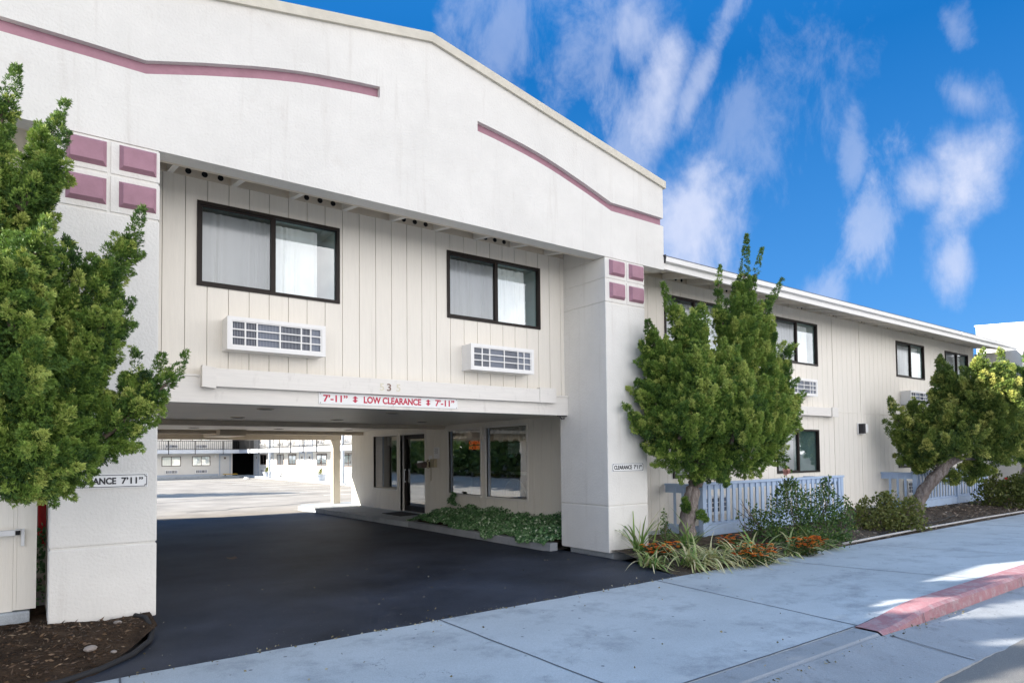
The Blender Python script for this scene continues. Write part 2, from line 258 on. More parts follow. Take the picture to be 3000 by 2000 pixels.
FLOWER = leafmat('marigold_petal', [(0.0, (0.55, 0.08, 0.01)), (0.5, (0.85, 0.18, 0.01)), (1.0, (0.95, 0.36, 0.02))], 0.2, 0.6)
MARI = leafmat('marigold_leaf', [(0.0, (0.02, 0.05, 0.015)), (0.6, (0.05, 0.09, 0.02)), (1.0, (0.20, 0.08, 0.03))], 0.2, 0.5)
ROSEP = leafmat('rose_petal', [(0.0, (0.62, 0.32, 0.28)), (1.0, (0.85, 0.62, 0.55))], 0.3, 0.6)

# ------------------------------------------------------------------ mesh helpers
class MB:
    def __init__(s): s.v = []; s.f = []; s.T = None
    def _add(s, vs, fs):
        if s.T: vs = [s.T(*p) for p in vs]
        b = len(s.v); s.v += [tuple(p) for p in vs]; s.f += [tuple(b + i for i in f) for f in fs]
    def box(s, x0, x1, y0, y1, z0, z1):
        if x0 > x1: x0, x1 = x1, x0
        if y0 > y1: y0, y1 = y1, y0
        if z0 > z1: z0, z1 = z1, z0
        s._add([(x0,y0,z0),(x1,y0,z0),(x1,y1,z0),(x0,y1,z0),(x0,y0,z1),(x1,y0,z1),(x1,y1,z1),(x0,y1,z1)],
               [(0,3,2,1),(4,5,6,7),(0,1,5,4),(1,2,6,5),(2,3,7,6),(3,0,4,7)])
        return s
    def bbox(s, x0, x1, y0, y1, z0, z1, b=0.01):            # chamfered box
        bm = bmesh.new(); r = bmesh.ops.create_cube(bm, size=1)
        for v in bm.verts: v.co = Vector(((x0+x1)/2 + v.co.x*abs(x1-x0), (y0+y1)/2 + v.co.y*abs(y1-y0), (z0+z1)/2 + v.co.z*abs(z1-z0)))
        bmesh.ops.bevel(bm, geom=bm.edges[:], offset=b, segments=2, affect='EDGES', profile=0.6)
        bm.verts.index_update()
        s._add([tuple(v.co) for v in bm.verts], [tuple(v.index for v in f.verts) for f in bm.faces]); bm.free(); return s
    def hexa(s, p): s._add(p, [(0,3,2,1),(4,5,6,7),(0,1,5,4),(1,2,6,5),(2,3,7,6),(3,0,4,7)]); return s
    def prism(s, poly, a, b, axis='y'):                     # polygon (u,v) extruded a..b
        def P(u, v, w): return (u, w, v) if axis == 'y' else ((w, u, v) if axis == 'x' else (u, v, w))
        n = len(poly)
        s._add([P(u, v, a) for u, v in poly] + [P(u, v, b) for u, v in poly],
               [tuple(range(n)), tuple(range(2*n-1, n-1, -1))] + [(i, i+n, (i+1) % n + n, (i+1) % n) for i in range(n)]); return s
    def tube(s, pts, rs, k=10, wob=0.0, seed=0):
        pts = [Vector(p) for p in pts]
        if isinstance(rs, (int, float)): rs = [rs]*len(pts)
        vs = []; fs = []; up = Vector((0.31, 0.2, 0.93)); 
        for i, p in enumerate(pts):
            d = (pts[min(i+1, len(pts)-1)] - pts[max(i-1, 0)]).normalized()
            a = d.cross(up if abs(d.dot(up)) < 0.95 else Vector((1, 0, 0))).normalized(); c = d.cross(a)
            for j in range(k):
                t = 2*math.pi*j/k; rr = rs[i]
                if wob: rr *= 1 + wob*noise.noise(Vector((math.cos(t)*1.5 + seed, math.sin(t)*1.5, i*0.6)))
                vs.append(p + (a*math.cos(t) + c*math.sin(t))*rr)
        for i in range(len(pts)-1):
            for j in range(k): fs.append((i*k+j, i*k+(j+1) % k, (i+1)*k+(j+1) % k, (i+1)*k+j))
        fs.append(tuple(range(k-1, -1, -1))); fs.append(tuple(range((len(pts)-1)*k, len(pts)*k)))
        s._add(vs, fs); return s
    def cyl(s, c, r, h, k=16, r2=None, axis='z'):
        r2 = r if r2 is None else r2; c = Vector(c); d = {'z': Vector((0,0,h)), 'y': Vector((0,h,0)), 'x': Vector((h,0,0))}[axis]
        s.tube([c, c + d], [r, r2], k); return s
    def disc(s, c, r, axis='z', k=20):
        vs = []
        for j in range(k):
            t = 2*math.pi*j/k; u, v = r*math.cos(t), r*math.sin(t)
            vs.append((c[0]+u, c[1]+v, c[2]) if axis == 'z' else (c[0]+u, c[1], c[2]+v))
        s._add(vs, [tuple(range(k))]); return s
    def quad(s, a, b, c, d): s._add([a, b, c, d], [(0, 1, 2, 3)]); return s
    def grid(s, fn, nu, nv):
        vs = [fn(i/nu, j/nv) for j in range(nv+1) for i in range(nu+1)]
        s._add(vs, [(j*(nu+1)+i, j*(nu+1)+i+1, (j+1)*(nu+1)+i+1, (j+1)*(nu+1)+i) for j in range(nv) for i in range(nu)]); return s

def origin_of(p):
    o = Vector((0, 0, 0))
    while p is not None: o += Vector(p.location); p = p.parent
    return o
def build(name, mb, material, parent=None, smooth=False, label=None, cat=None, group=None, kind=None, tone=None):
    me = bpy.data.meshes.new(name); off = origin_of(parent)
    vs = [(p[0]-off.x, p[1]-off.y, p[2]-off.z) for p in mb.v]
    me.from_pydata(vs, [], mb.f); me.materials.append(material)
    if smooth: me.polygons.foreach_set('use_smooth', [True]*len(me.polygons))
    o = bpy.data.objects.new(name, me); COL.objects.link(o)
    if parent: o.parent = parent
    if label: o['label'] = label
    if cat: o['category'] = cat
    if group: o['group'] = group
    if kind: o['kind'] = kind
    return o
def thing(name, label, cat, loc=(0, 0, 0), group=None):
    o = bpy.data.objects.new(name, None); COL.objects.link(o); o.location = loc; o.empty_display_size = 0.2
    o['label'] = label; o['category'] = cat
    if group: o['group'] = group
    return o
def struct(name, mb, m, smooth=False): return build(name, mb, m, smooth=smooth, kind='structure')

_font = {}
def text(s, size, sx=1.0, bold=0.0, ext=0.001):             # letters as a flat mesh, baseline-left at origin in XZ plane facing -Y
    c = bpy.data.curves.new('t', 'FONT'); c.body = s; c.size = size; c.extrude = ext; c.offset = bold; c.resolution_u = 4
    o = bpy.data.objects.new('t', c); COL.objects.link(o)
    dg = bpy.context.evaluated_depsgraph_get(); dg.update(); me = bpy.data.meshes.new_from_object(o.evaluated_get(dg))
    vs = [(v.co.x*sx, -v.co.z, v.co.y) for v in me.vertices]; fs = [tuple(p.vertices) for p in me.polygons]
    bpy.data.objects.remove(o); bpy.data.curves.remove(c); bpy.data.meshes.remove(me)
    return vs, fs
def put_text(mb, s, x0, x1, z, y, h, bold=0.0):              # fit the string between x0 and x1, cap height h
    vs, fs = text(s, 1.0, 1.0, bold)
    w0 = min(v[0] for v in vs); w1 = max(v[0] for v in vs); h0 = min(v[2] for v in vs); h1 = max(v[2] for v in vs)
    mb._add([(x0 + (v[0]-w0)/(w1-w0)*(x1-x0), y + v[1], z + (v[2]-h0)/(h1-h0)*h) for v in vs], fs)

def cloud_mesh(name, P, F, tone, material, parent, kind=None, label=None, cat=None, group=None):
    """P (n,4,3) quads, tone (n,)"""
    n = len(P); off = np.array(origin_of(parent)); V = (P.reshape(-1, 3) - off).astype(np.float32)
    me = bpy.data.meshes.new(name); me.vertices.add(n*4); me.vertices.foreach_set('co', V.ravel())
    me.loops.add(n*4); me.loops.foreach_set('vertex_index', np.arange(n*4, dtype=np.int32))
    me.polygons.add(n); me.polygons.foreach_set('loop_start', np.arange(0, n*4, 4, dtype=np.int32)); me.polygons.foreach_set('loop_total', np.full(n, 4, dtype=np.int32))
    a = me.attributes.new('tone', 'FLOAT', 'POINT'); a.data.foreach_set('value', np.repeat(np.clip(tone, 0, 1), 4).astype(np.float32))
    me.update(calc_edges=True); me.materials.append(material)
    o = bpy.data.objects.new(name, me); COL.objects.link(o)
    if parent: o.parent = parent
    if kind: o['kind'] = kind
    if label: o['label'] = label
    if cat: o['category'] = cat
    if group: o['group'] = group
    return o
def norm(a): return a / (np.linalg.norm(a, axis=-1, keepdims=True) + 1e-9)
def blades(base, dirs, length, width, rng, curl=0.0):
    side = norm(np.cross(dirs, norm(rng.normal(size=dirs.shape)))) * width[:, None]
    mid = base + dirs*length[:, None]*0.45
    return np.stack([base, mid + side, base + dirs*length[:, None], mid - side], axis=1)
def juniper(name, chains, seed, density, blen, bwid, nb, material, parent, pr=0.09, pl=0.30, tone0=0.42, cover=1.0, rs=1.0):
    """limbs carry many upswept flame-shaped plumes; every plume is packed with short scaly sprays"""
    rng = np.random.default_rng(seed)
    segs = [(np.array(a[:3]), np.array(b[:3]), a[3]*rs, b[3]*rs) for ch in chains for a, b in zip(ch[:-1], ch[1:])]
    P = []; D = []; Tn = []
    def fill(a, b, ra, rb, n, t0, q0, flame):
        ax = b - a; ln = np.linalg.norm(ax) + 1e-6; axn = ax/ln
        t = rng.random(n)**0.85; r = (ra + (rb-ra)*t) if not flame else ra*np.sin(np.pi*np.clip(0.22+0.78*t, 0, 1))**0.8 + 0.006
        rad = rng.normal(size=(n, 3)); rad -= axn*(rad@axn)[:, None]; rad = norm(rad); q = r*(q0 + (1-q0)*np.sqrt(rng.random(n)))
        P.append(a + ax*t[:, None] + rad*q[:, None]); D.append(norm(axn*1.0 + rad*0.75 + rng.normal(size=(n, 3))*0.22))
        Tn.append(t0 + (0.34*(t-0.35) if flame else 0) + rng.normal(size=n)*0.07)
    for a, b, ra, rb in segs:
        ax = b - a; ln = np.linalg.norm(ax) + 1e-6; axn = ax/ln; area = 6.28*(ra+rb)/2*(ln + ra*0.5)
        if (ra+rb)/2 < pr*1.1: fill(a, b, ra, rb, max(8, int(area*density*1.1)), tone0 + rng.normal()*0.08, 0.3, False); continue
        fill(a, b, ra*0.62, rb*0.62, max(5, int(area*density*0.28)), tone0-0.10, 0.5, False)  # inner foliage darker: crown shade put into the tone
        k = max(3, int(cover*area/(pr*pl*1.15)))
        for _ in range(k):
            t = rng.random(); r = ra + (rb-ra)*t; rad = rng.normal(size=3); rad -= axn*rad.dot(axn); rad = norm(rad)
            s_ = 0.65 + 0.7*rng.random(); L_ = pl*s_*(0.6 + 0.8*rng.random()**2)*min(1.0, max(0.3, r/(pr*4.0))); p_ = min(pr*s_, r*0.6)
            down = max(0.0, -rad[2])
            d = norm(axn*0.45 + rad*(0.55 + 0.5*down) + np.array([0, 0, 0.85 - 0.75*down]) + rng.normal(size=3)*0.18)
            st = a + ax*t + rad*(r*0.72 - p_*0.9) - d*L_*0.25
            fill(st, st + d*L_, p_, 0.01, max(6, int(density*6.28*p_*L_*0.75)), tone0 + rng.normal()*0.20, 0.35, True)
    P = np.concatenate(P); D = np.concatenate(D); Tn = np.concatenate(Tn); n = len(P)
    v = np.array([noise.noise(Vector(p)*(0.5/pr)) for p in P]); Tn = Tn + 0.20*v
    keep = v > -0.42; P = P[keep]; D = D[keep]; Tn = Tn[keep]; n = len(P)
    base = np.repeat(P, nb, axis=0) + rng.normal(size=(n*nb, 3))*blen*0.22; dd = norm(np.repeat(D, nb, axis=0) + rng.normal(size=(n*nb, 3))*0.40)
    ln = blen*(0.6 + 0.8*rng.random(n*nb)); wd = bwid*(0.7 + 0.6*rng.random(n*nb))
    print(name, seed, 'tufts', n, 'blades', n*nb)
    return cloud_mesh(name, blades(base, dd, ln, wd, rng), None, np.repeat(Tn, nb) + rng.normal(size=n*nb)*0.06, material, parent)
def leaves(name, chains, seed, n, size, material, parent, up=0.4, spread=1.0, kind=None, tone0=0.45, zmin=-1.72, **kw):
    rng = np.random.default_rng(seed); P = []; 
    segs = [(np.array(a[:3]), np.array(b[:3]), a[3], b[3]) for ch in chains for a, b in zip(ch[:-1], ch[1:])]
    w = np.array([((a[3] if False else s[2])+s[3])**1.6*(np.linalg.norm(s[1]-s[0])+s[2]) for s in segs for a in [s]]); w = w/w.sum()
    idx = rng.choice(len(segs), n, p=w); A = np.array([s[0] for s in segs])[idx]; B = np.array([s[1] for s in segs])[idx]
    ra = np.array([s[2] for s in segs])[idx]; rb = np.array([s[3] for s in segs])[idx]
    t = rng.random(n)*1.08; r = np.maximum(0.01, ra + (rb-ra)*t); rad = norm(rng.normal(size=(n, 3)))
    q = r*(0.25 + 0.9*rng.random(n)**0.6)*spread
    p = A + (B-A)*t[:, None] + rad*q[:, None]
    v = np.array([noise.noise(Vector(x)*4.5) + 0.5*noise.noise(Vector(x)*10) for x in p])
    k = (v > -0.30) & (p[:, 2] > zmin); p = p[k]; rad = rad[k]; v = v[k]; n = len(p)
    d = norm(rad*0.6 + rng.normal(size=(n, 3))*0.7 + np.array([0, 0, up])); L_ = size*(0.6 + 0.8*rng.random(n))
    side = norm(np.cross(d, norm(rng.normal(size=(n, 3)))))*(L_*0.36)[:, None]
    Q = np.stack([p, p + d*(L_*0.5)[:, None] + side, p + d*L_[:, None], p + d*(L_*0.5)[:, None] - side], axis=1)
    return cloud_mesh(name, Q, None, tone0 + 0.25*v + rng.normal(size=n)*0.14, material, parent, kind=kind, **kw)

# ================================================================== GROUND
G = -1.73
mb = MB(); mb.quad((-300, -300, G-0.16), (400, -300, G-0.16), (400, 500, G-0.16), (-300, 500, G-0.16)); struct('ground', mb, ROAD)
mb = MB()
def lip(x):                                                   # height of the walk along the kerb: dropped at the driveway
    t = min(1, max(0, (x-6.55)/1.3)); t = t*t*(3-2*t); return t*0.09
def dz(x): return G + lip(x)
mb.grid(lambda u, v: (-14 + 64*u, 3.25 + (6.07-3.25)*v, (G + lip(-14+64*u)*(1-v)**1.5)), 320, 8)
mb.grid(lambda u, v: (-14 + 64*u, 3.25, dz(-14+64*u) - 0.25*v), 320, 1)
struct('sidewalk', mb, CONC, True)
mb = MB(); mb.quad((-14, 1.2, G-0.155), (50, 1.2, G-0.155), (50, 2.30, G-0.155), (-14, 2.30, G-0.155))
# gutter pan, uneven street-side edge
def gz(x): return G - 0.035 - 0.02*min(1, max(0, (x-6.3)/1.0))
mb = MB()
mb.grid(lambda u, v: (-14+64*u, 2.98 - (2.98-(2.24 + 0.03*noise.noise(Vector((u*300, 0, 0)))))*v, gz(-14+64*u) - 0.05*v + (0.02*(1-v)**3)), 640, 6)
mb.grid(lambda u, v: (-14+64*u, 2.24 + 0.03*noise.noise(Vector((u*300, 0, 0))), gz(-14+64*u) - 0.05 - 0.1*v), 640, 1)
struct('gutter', mb, CONC2, True)
mb = MB(); mb.grid(lambda u, v: (-60+160*u, 2.6 - 30*v, G-0.105 - 0.02*v), 80, 12); struct('street', mb, ROAD, True)
# kerb: dropped across the driveway, then a raised red run
def kerb(x0, x1, n, h):
    mb = MB()
    def prof(x):
        z = h(x); return [(3.245, z-0.3), (3.245, z), (3.03, z-0.004), (2.99, z-0.03), (2.965, gz(x)-0.02), (2.965, z-0.4)]
    for i in range(n):
        xa = x0 + (x1-x0)*i/n; xb = x0 + (x1-x0)*(i+1)/n; A = prof(xa); B = prof(xb)
        for k in range(4):
            mb.quad((xa, *A[k]), (xb, *B[k]), (xb, *B[k+1]), (xa, *A[k+1]))
    return mb
struct('kerb', kerb(-14, 6.53, 80, lambda x: G - 0.002), CONC2, True)
struct('kerb', kerb(6.54, 50, 200, lambda x: G + lip(x) + 0.012), REDCURB, True)
# joints in the walk
mb = MB()
for x, sk in ((0.4, -0.2), (3.5, 0.0), (6.62, -0.25), (9.72, 0.1), (12.55, 0.05), (15.6, 0), (18.7, 0), (21.8, 0), (24.9, 0)):
    for i in range(12):
        ya = 3.26 + 2.8*i/12; yb = 3.26 + 2.8*(i+1)/12
        za = G + lip(x)*(1-(ya-3.25)/2.82)**1.5 + 0.004; zb = G + lip(x)*(1-min(1,(yb-3.25)/2.82))**1.5 + 0.004
        xa = x - sk*(ya-3.25)/2.8 + 0.008*noise.noise(Vector((x, ya*3, 0))); xb = x - sk*(yb-3.25)/2.8 + 0.008*noise.noise(Vector((x, yb*3, 0)))
        mb.quad((xa-0.008, ya, za), (xa+0.008, ya, za), (xb+0.008, yb, zb), (xb-0.008, yb, zb))
for i in range(150):
    xa = -2 + 0.06*i; xb = xa + 0.06; f = lambda x: 3.262 + 0.006*noise.noise(Vector((x*5, 7, 0)))
    mb.quad((xa, f(xa)-0.008, dz(xa)+0.003), (xb, f(xb)-0.008, dz(xb)+0.003), (xb, f(xb)+0.01, dz(xb)+0.003), (xa, f(xa)+0.01, dz(xa)+0.003))
for x in (10.3, 7.4):
    mb.quad((x-.006, 2.955, G-.05), (x+.006, 2.955, G-.05), (x+.008, 2.98, dz(x)), (x-.004, 2.98, dz(x)))
for x in (6.6, 10.5, 2.6):
    mb.quad((x-.008, 2.26, gz(x)-.045), (x+.008, 2.26, gz(x)-.045), (x+.012, 2.95, gz(x)+.02), (x-.006, 2.95, gz(x)+.02))
struct('paving_joints', mb, JOINT)
# driveway, edges a little ragged
mb = MB(); rg = random.Random(3)
ed = [(x, 6.07 + 0.03*noise.noise(Vector((x*3, 1, 0)))) for x in np.linspace(0.25, 7.35, 60)]
lf = [(0.25 + 0.75*min(1, max(0, (y-6.07)/1.2))**0.8 + 0.03*noise.noise(Vector((0, y*4, 3))), y) for y in np.linspace(6.2, 7.9, 14)]
poly = [(x, y) for x, y in ed] + [(7.42, 6.5), (7.66, 7.1), (7.70, 7.9), (7.70, 9.1), (7.40, 9.1), (7.34, 14.3), (7.10, 20.1)] + [(1.0, 20.35)] + lf[::-1]
mb.prism([(a, b) for a, b in poly], G-0.1, G+0.006, 'z'); struct('driveway', mb, ASPH)
mb = MB()                                                    # seams in the fresh driveway
for (x0, y0, x1, y1, w) in ((1.6, 7.55, 7.0, 8.35, .008), (2.2, 9.3, 5.5, 14.2, .006), (5.2, 6.3, 6.4, 9.2, .005), (1.3, 11.5, 4.6, 10.2, .006)):
    for i in range(60):
        f = lambda t: (x0+(x1-x0)*t + 0.10*noise.noise(Vector((t*7, y0, 3))), y0+(y1-y0)*t + 0.14*noise.noise(Vector((t*8, y0, 0))) + 0.03*noise.noise(Vector((t*40, y0, 0))))
        a = f(i/60); b = f((i+1)/60); ww = w*(0.6+0.8*abs(noise.noise(Vector((i*0.7, y0, 1))))); mb.quad((a[0]-ww, a[1]-ww, G+.009), (b[0]-ww, b[1]-ww, G+.009), (b[0]+ww, b[1]+ww, G+.009), (a[0]+ww, a[1]+ww, G+.009))
struct('driveway_seams', mb, surf('seam_dust', (0.075, 0.08, 0.095), 0.95))
mb = MB(); mb.quad((-60, 9.1, G-0.002), (60, 9.1, G-0.002), (60, 66, G-0.002), (-60, 66, G-0.002)); struct('parking_lot', mb, LOT)
mb = MB()
for k in range(10):
    y = 25 + 3.2*k; mb.quad((10.5, y, G+0.004), (15.2, y+0.5, G+0.004), (15.2, y+0.62, G+0.004), (10.5, y+0.12, G+0.004))
struct('parking_lines', mb, WHITE)
mb = MB()                                                    # tar-filled cracks across the lot
for (x0, y0, x1, y1) in ((1, 27.5, 15, 30.5), (2, 36, 15, 33), (3, 44, 16, 41), (4, 22.6, 9, 24.4)):
    for i in range(40):
        f = lambda t: (x0+(x1-x0)*t, y0+(y1-y0)*t + 0.35*noise.noise(Vector((t*9, y0, 0))))
        a = f(i/40); b = f((i+1)/40); mb.quad((a[0], a[1]-.05, G+.003), (b[0], b[1]-.05, G+.003), (b[0], b[1]+.05, G+.003), (a[0], a[1]+.05, G+.003))
struct('lot_cracks', mb, JOINT)
# planting beds
def bedz(x, y): 
    t = min(1, max(0, (y-6.07)/1.3)); return G - 0.01 + 0.13*t + 0.03*noise.noise(Vector((x*2.3, y*2.3, 0))) + 0.012*noise.noise(Vector((x*11, y*11, 4)))
def lx(v): return 7.35 + 0.5*min(1, v*2)
mb = MB(); mb.grid(lambda u, v: ((7.32 + 0.42*min(1, v*1.9)) + (26.9-7.7)*u, 6.06 + 2.9*v, bedz(7.5+19*u, 6.06+2.9*v)), 240, 50); struct('planting_bed', mb, BEDSOIL, True)
mb = MB(); mb.grid(lambda u, v: (-8 + (8.29 + 0.75*min(1, max(0, v*2.9-0.01)/1.2)**0.8)*u, 6.06 + 2.9*v, bedz(-8+9*u, 6.06+2.9*v) + 0.0), 160, 60); struct('planting_bed', mb, SOIL, True)

# ================================================================== MOTEL
motel = thing('motel_building', 'cream stucco and siding two storey motel with a gabled drive-through portico', 'building', (4.4, 8.86, G))
def siding(mb, u0, u1, z0, z1, holes, face, plane, pitch=0.254, start=None, gap=0.008, depth=0.016):
    """vertical boards with grooves between; face 'y' looks at -Y, 'x' looks at -X"""
    us = {u0, u1}; s = start if start is not None else u0
    k = math.ceil((u0-s)/pitch)
    edges = []
    x = s + k*pitch
    while x < u1:
        if x > u0: edges.append(x)
        x += pitch
    cuts = sorted(us | set(edges) | {h[0] for h in holes if u0 < h[0] < u1} | {h[1] for h in holes if u0 < h[1] < u1})
    es = set(round(e, 5) for e in edges)
    for a, b in zip(cuts[:-1], cuts[1:]):
        if b-a < 0.002: continue
        aa = a + (gap/2 if round(a, 5) in es else 0); bb = b - (gap/2 if round(b, 5) in es else 0)
        zz = [(z0, z1)]
        for h in holes:
            if h[0] < (a+b)/2 < h[1]:
                nz = []
                for p, q in zz:
                    if h[2] > p: nz.append((p, min(q, h[2])))
                    if h[3] < q: nz.append((max(p, h[3]), q))
                zz = [w for w in nz if w[1]-w[0] > 0.003]
        for p, q in zz:
            if face == 'y': mb.box(aa, bb, plane, plane+depth, p, q)
            else: mb.box(plane, plane+depth, aa, bb, p, q)
def backing(mb, u0, u1, z0, z1, holes, face, plane, t=0.05):
    us = sorted({u0, u1} | {min(max(h[i], u0), u1) for h in holes for i in (0, 1)})
    for a, b in zip(us[:-1], us[1:]):
        zz = [(z0, z1)]
        for h in holes:
            if h[0] < (a+b)/2 < h[1]:
                nz = []
                for p, q in zz:
                    if h[2] > p: nz.append((p, min(q, h[2])))
                    if h[3] < q: nz.append((max(p, h[3]), q))
                zz = nz
        for p, q in zz:
            if q-p < 0.003 or b-a < 0.003: continue
            if face == 'y': mb.box(a, b, plane, plane+t, p, q)
            else: mb.box(plane, plane+t, a, b, p, q)
def wall(name, u0, u1, z0, z1, holes, face, plane, start=None, parent=motel, pitch=0.254, label=None):
    mb = MB(); siding(mb, u0, u1, z0, z1, holes, face, plane, pitch, start); o = build(name, mb, SIDING, parent, label=label)
    mb = MB(); backing(mb, u0, u1, z0, z1, holes, face, plane+0.0165); build('wall_backing', mb, SIDBACK, o)
    return o
def Tf(face, plane):
    if face == 'y': return lambda u, w, v: (u, plane - w, v)
    return lambda u, w, v: (plane - w, u, v)
SY = 8.86
def window(u0, u1, v0, v1, face='y', plane=SY, parent=motel, open_right=0.12, label=None, curt=(0.0, 0.86), seed=0, flip=False, folds=15, simple=False):
    T = Tf(face, plane); mid = u0 + (u1-u0)*0.505; fw_ = 0.042
    mb = MB(); mb.T = T
    mb.box(u0, u1, -0.06, 0.022, v1-fw_, v1); mb.box(u0, u1, -0.06, 0.022, v0, v0+fw_)
    mb.box(u0, u0+fw_, -0.06, 0.0215, v0+fw_, v1-fw_); mb.box(u1-fw_, u1, -0.06, 0.0215, v0+fw_, v1-fw_)
    mb.box(mid-0.028, mid+0.03, -0.05, 0.012, v0+fw_, v1-fw_)
    w = build('window', mb, FRAME, parent, label=label)
    mb = MB(); mb.T = T; i0 = u0+fw_; s = 0.024                      # sliding screen sash on the left
    mb.box(i0, mid-.028, -0.022, -0.006, v1-fw_-s, v1-fw_); mb.box(i0, mid-.028, -0.022, -0.006, v0+fw_, v0+fw_+s)
    mb.box(i0, i0+s, -0.022, -0.0065, v0+fw_+s, v1-fw_-s)
    build('sash', mb, FRAME, w)
    mb = MB(); mb.T = T; mb.quad((mid+.03, -.034, v0+fw_), (u1-fw_, -.034, v0+fw_), (u1-fw_, -.034, v1-fw_), (mid+.03, -.034, v1-fw_)); build('glass', mb, GLASS, w)
    mb = MB(); mb.T = T; mb.quad((i0, -.028, v0+fw_), (mid-.028, -.028, v0+fw_), (mid-.028, -.028, v1-fw_), (i0, -.028, v1-fw_)); build('glass', mb, GLASS_D, w)
    mb = MB(); mb.T = T
    a, b = u0 + (u1-u0)*curt[0], u0 + (u1-u0)*curt[1]; rg = random.Random(seed); ph = rg.random()*6
    def cf(u, v):
        x = a + (b-a)*u; k = folds*2*math.pi*(u + 0.035*math.sin(u*9+ph) + 0.02*math.sin(u*23+2*ph)) + ph
        amp = 0.026*(0.6 + 0.4*(1-v)) * (0.7 + 0.5*math.sin(k*0.37 + 1))
        x += 0.02*math.sin(k*0.5+ph)*(1-v)
        return (x, -0.17 + amp*math.sin(k + 0.5*math.sin(3*v+ph)), v0 + 0.02 + (v1-v0-0.09)*v)
    mb.grid(cf, folds*8, 6); build('curtain', mb, CURTAIN, w, True)
    # dark room behind, open to the front only
    mb = MB(); mb.T = T
    mb.box(u0+.001, u0+.02, -0.9, -0.062, v0, v1); mb.box(u1-.02, u1-.001, -0.9, -0.062, v0, v1); mb.box(u0+.02, u1-.02, -0.9, -0.062, v1-.02, v1-.001); mb.box(u0+.02, u1-.02, -0.9, -0.062, v0+.001, v0+.02)
    mb.box(u0, u1, -0.94, -0.9, v0, v1); build('reveal', mb, INNER, w)
    return w
# --- upper wall over the driveway
W1 = (1.665, 3.52, 2.142, 3.216); W2 = (5.282, 7.16, 2.155, 3.225)
wall('upper_wall', 1.10, 7.712, 0.98, 3.66, [W1, W2], 'y', SY, start=1.534-0.254*2)
window(*W1, seed=1, label='larger-looking brown window above the left air conditioner', curt=(0.0, 0.86))
window(*W2, seed=5, curt=(0.0, 0.88), label='brown window above the right air conditioner')
# --- wing wall
WW = [(10.42, 12.33, 2.16, 3.235), (14.35, 16.30, 2.165, 3.24), (20.73, 22.65, 2.18, 3.25), (24.25, 26.16, 2.18, 3.25)]
WL = [(10.60, 12.45, -0.535, 0.53), (14.352, 16.26, -0.535, 0.535), (20.69, 22.6, -0.53, 0.53)]
wall('wing_wall', 8.66, 26.72, -1.545, 3.66, WW + WL, 'y', SY + 0.004, start=8.66)
for i, h in enumerate(WW): window(*h, seed=11+i, curt=(0.0, 0.9 if i != 2 else 0.98), folds=13)
for i, h in enumerate(WL): window(*h, seed=21+i, curt=(0.0, 0.52), folds=9)
mb = MB(); mb.box(8.7, 26.70, 8.875, 9.1, -1.78, -1.545); build('foundation', mb, CONC, motel)
# corner battens that mark the wing's bays
mb = MB(); mb.box(18.50, 18.62, SY-0.012, SY+0.003, -1.53, 3.5); build('batten', mb, SIDING, motel)
mb = MB(); mb.box(17.05, 17.07, SY-0.006, SY+0.003, -1.53, 3.5); build('batten', mb, SIDING, motel)
mb = MB(); mb.box(16.9, 26.6, SY-0.008, SY+0.003, 1.015, 1.035); build('wall_flashing', mb, SIDING, motel)
mb = MB(); mb.bbox(8.7, 16.90, SY-0.16, SY+0.002, 0.88, 1.10, 0.008); mb.box(16.62, 16.92, SY-0.19, SY-0.158, 0.87, 1.11); build('band_board', mb, TRIM, motel)

# --- beams over the driveway
mb = MB(); mb.bbox(1.10, 7.706, 8.775, 9.0, 0.668, 1.0, 0.008); build('door_beam', mb, TRIM, motel)
mb = MB(); mb.box(1.10, 7.706, 8.758, 8.7745, 0.995, 1.02); build('beam_flashing', mb, TRIM, motel)
mb = MB(); mb.bbox(1.86, 7.00, 8.69, 8.774, 0.872, 1.10, 0.006)
mb.hexa([(1.70,8.66,0.862),(1.86,8.66,0.845),(1.86,8.774,0.845),(1.70,8.774,0.862),(1.70,8.66,1.125),(1.86,8.66,1.10),(1.86,8.774,1.10),(1.70,8.774,1.125)])
mb.box(7.001, 7.36, 8.68, 8.774, 0.872, 1.125); build('band_board', mb, TRIM, motel)
mb = MB(); mb.box(0.9, 8.62, 9.0, 21.58, 0.75, 0.80); build('driveway_ceiling', mb, CEIL, motel)
for y0, y1, zb in ((14.56, 14.85, 0.655), (19.66, 19.95, 0.645)):
    mb = MB(); mb.bbox(1.0, 8.6, y0, y1, zb, 0.75, 0.006); build('ceiling_beam', mb, BEAM, motel)
mb = MB(); mb.bbox(1.0, 8.56, 21.36, 21.6, 0.53, 0.72, 0.006); build('ceiling_beam', mb, BEAM, motel)
mb = MB(); mb.bbox(4.22, 4.92, 19.2, 21.3, 0.585, 0.752, 0.006); build('ceiling_duct', mb, BEAM, motel)
for c in ((3.2, 13.14), (5.17, 13.15), (7.13, 13.09), (3.38, 18.2), (5.5, 18.2), (7.5, 18.2), (5.2, 10.6), (3.0, 10.6)):
    mb = MB(); mb.cyl((c[0], c[1], 0.738), 0.13, 0.012, 20); o = build('downlight', mb, BEAM, motel)
    mb = MB(); mb.disc((c[0], c[1], 0.7365), 0.10); build('lamp_lens', mb, DARK, o)
mb = MB(); mb.bbox(8.27, 8.52, 21.38, 21.58, -1.60, 0.53, 0.01); build('porch_post', mb, surf('post_paint', (0.66, 0.60, 0.50), 0.6, 0.04, 4), motel)
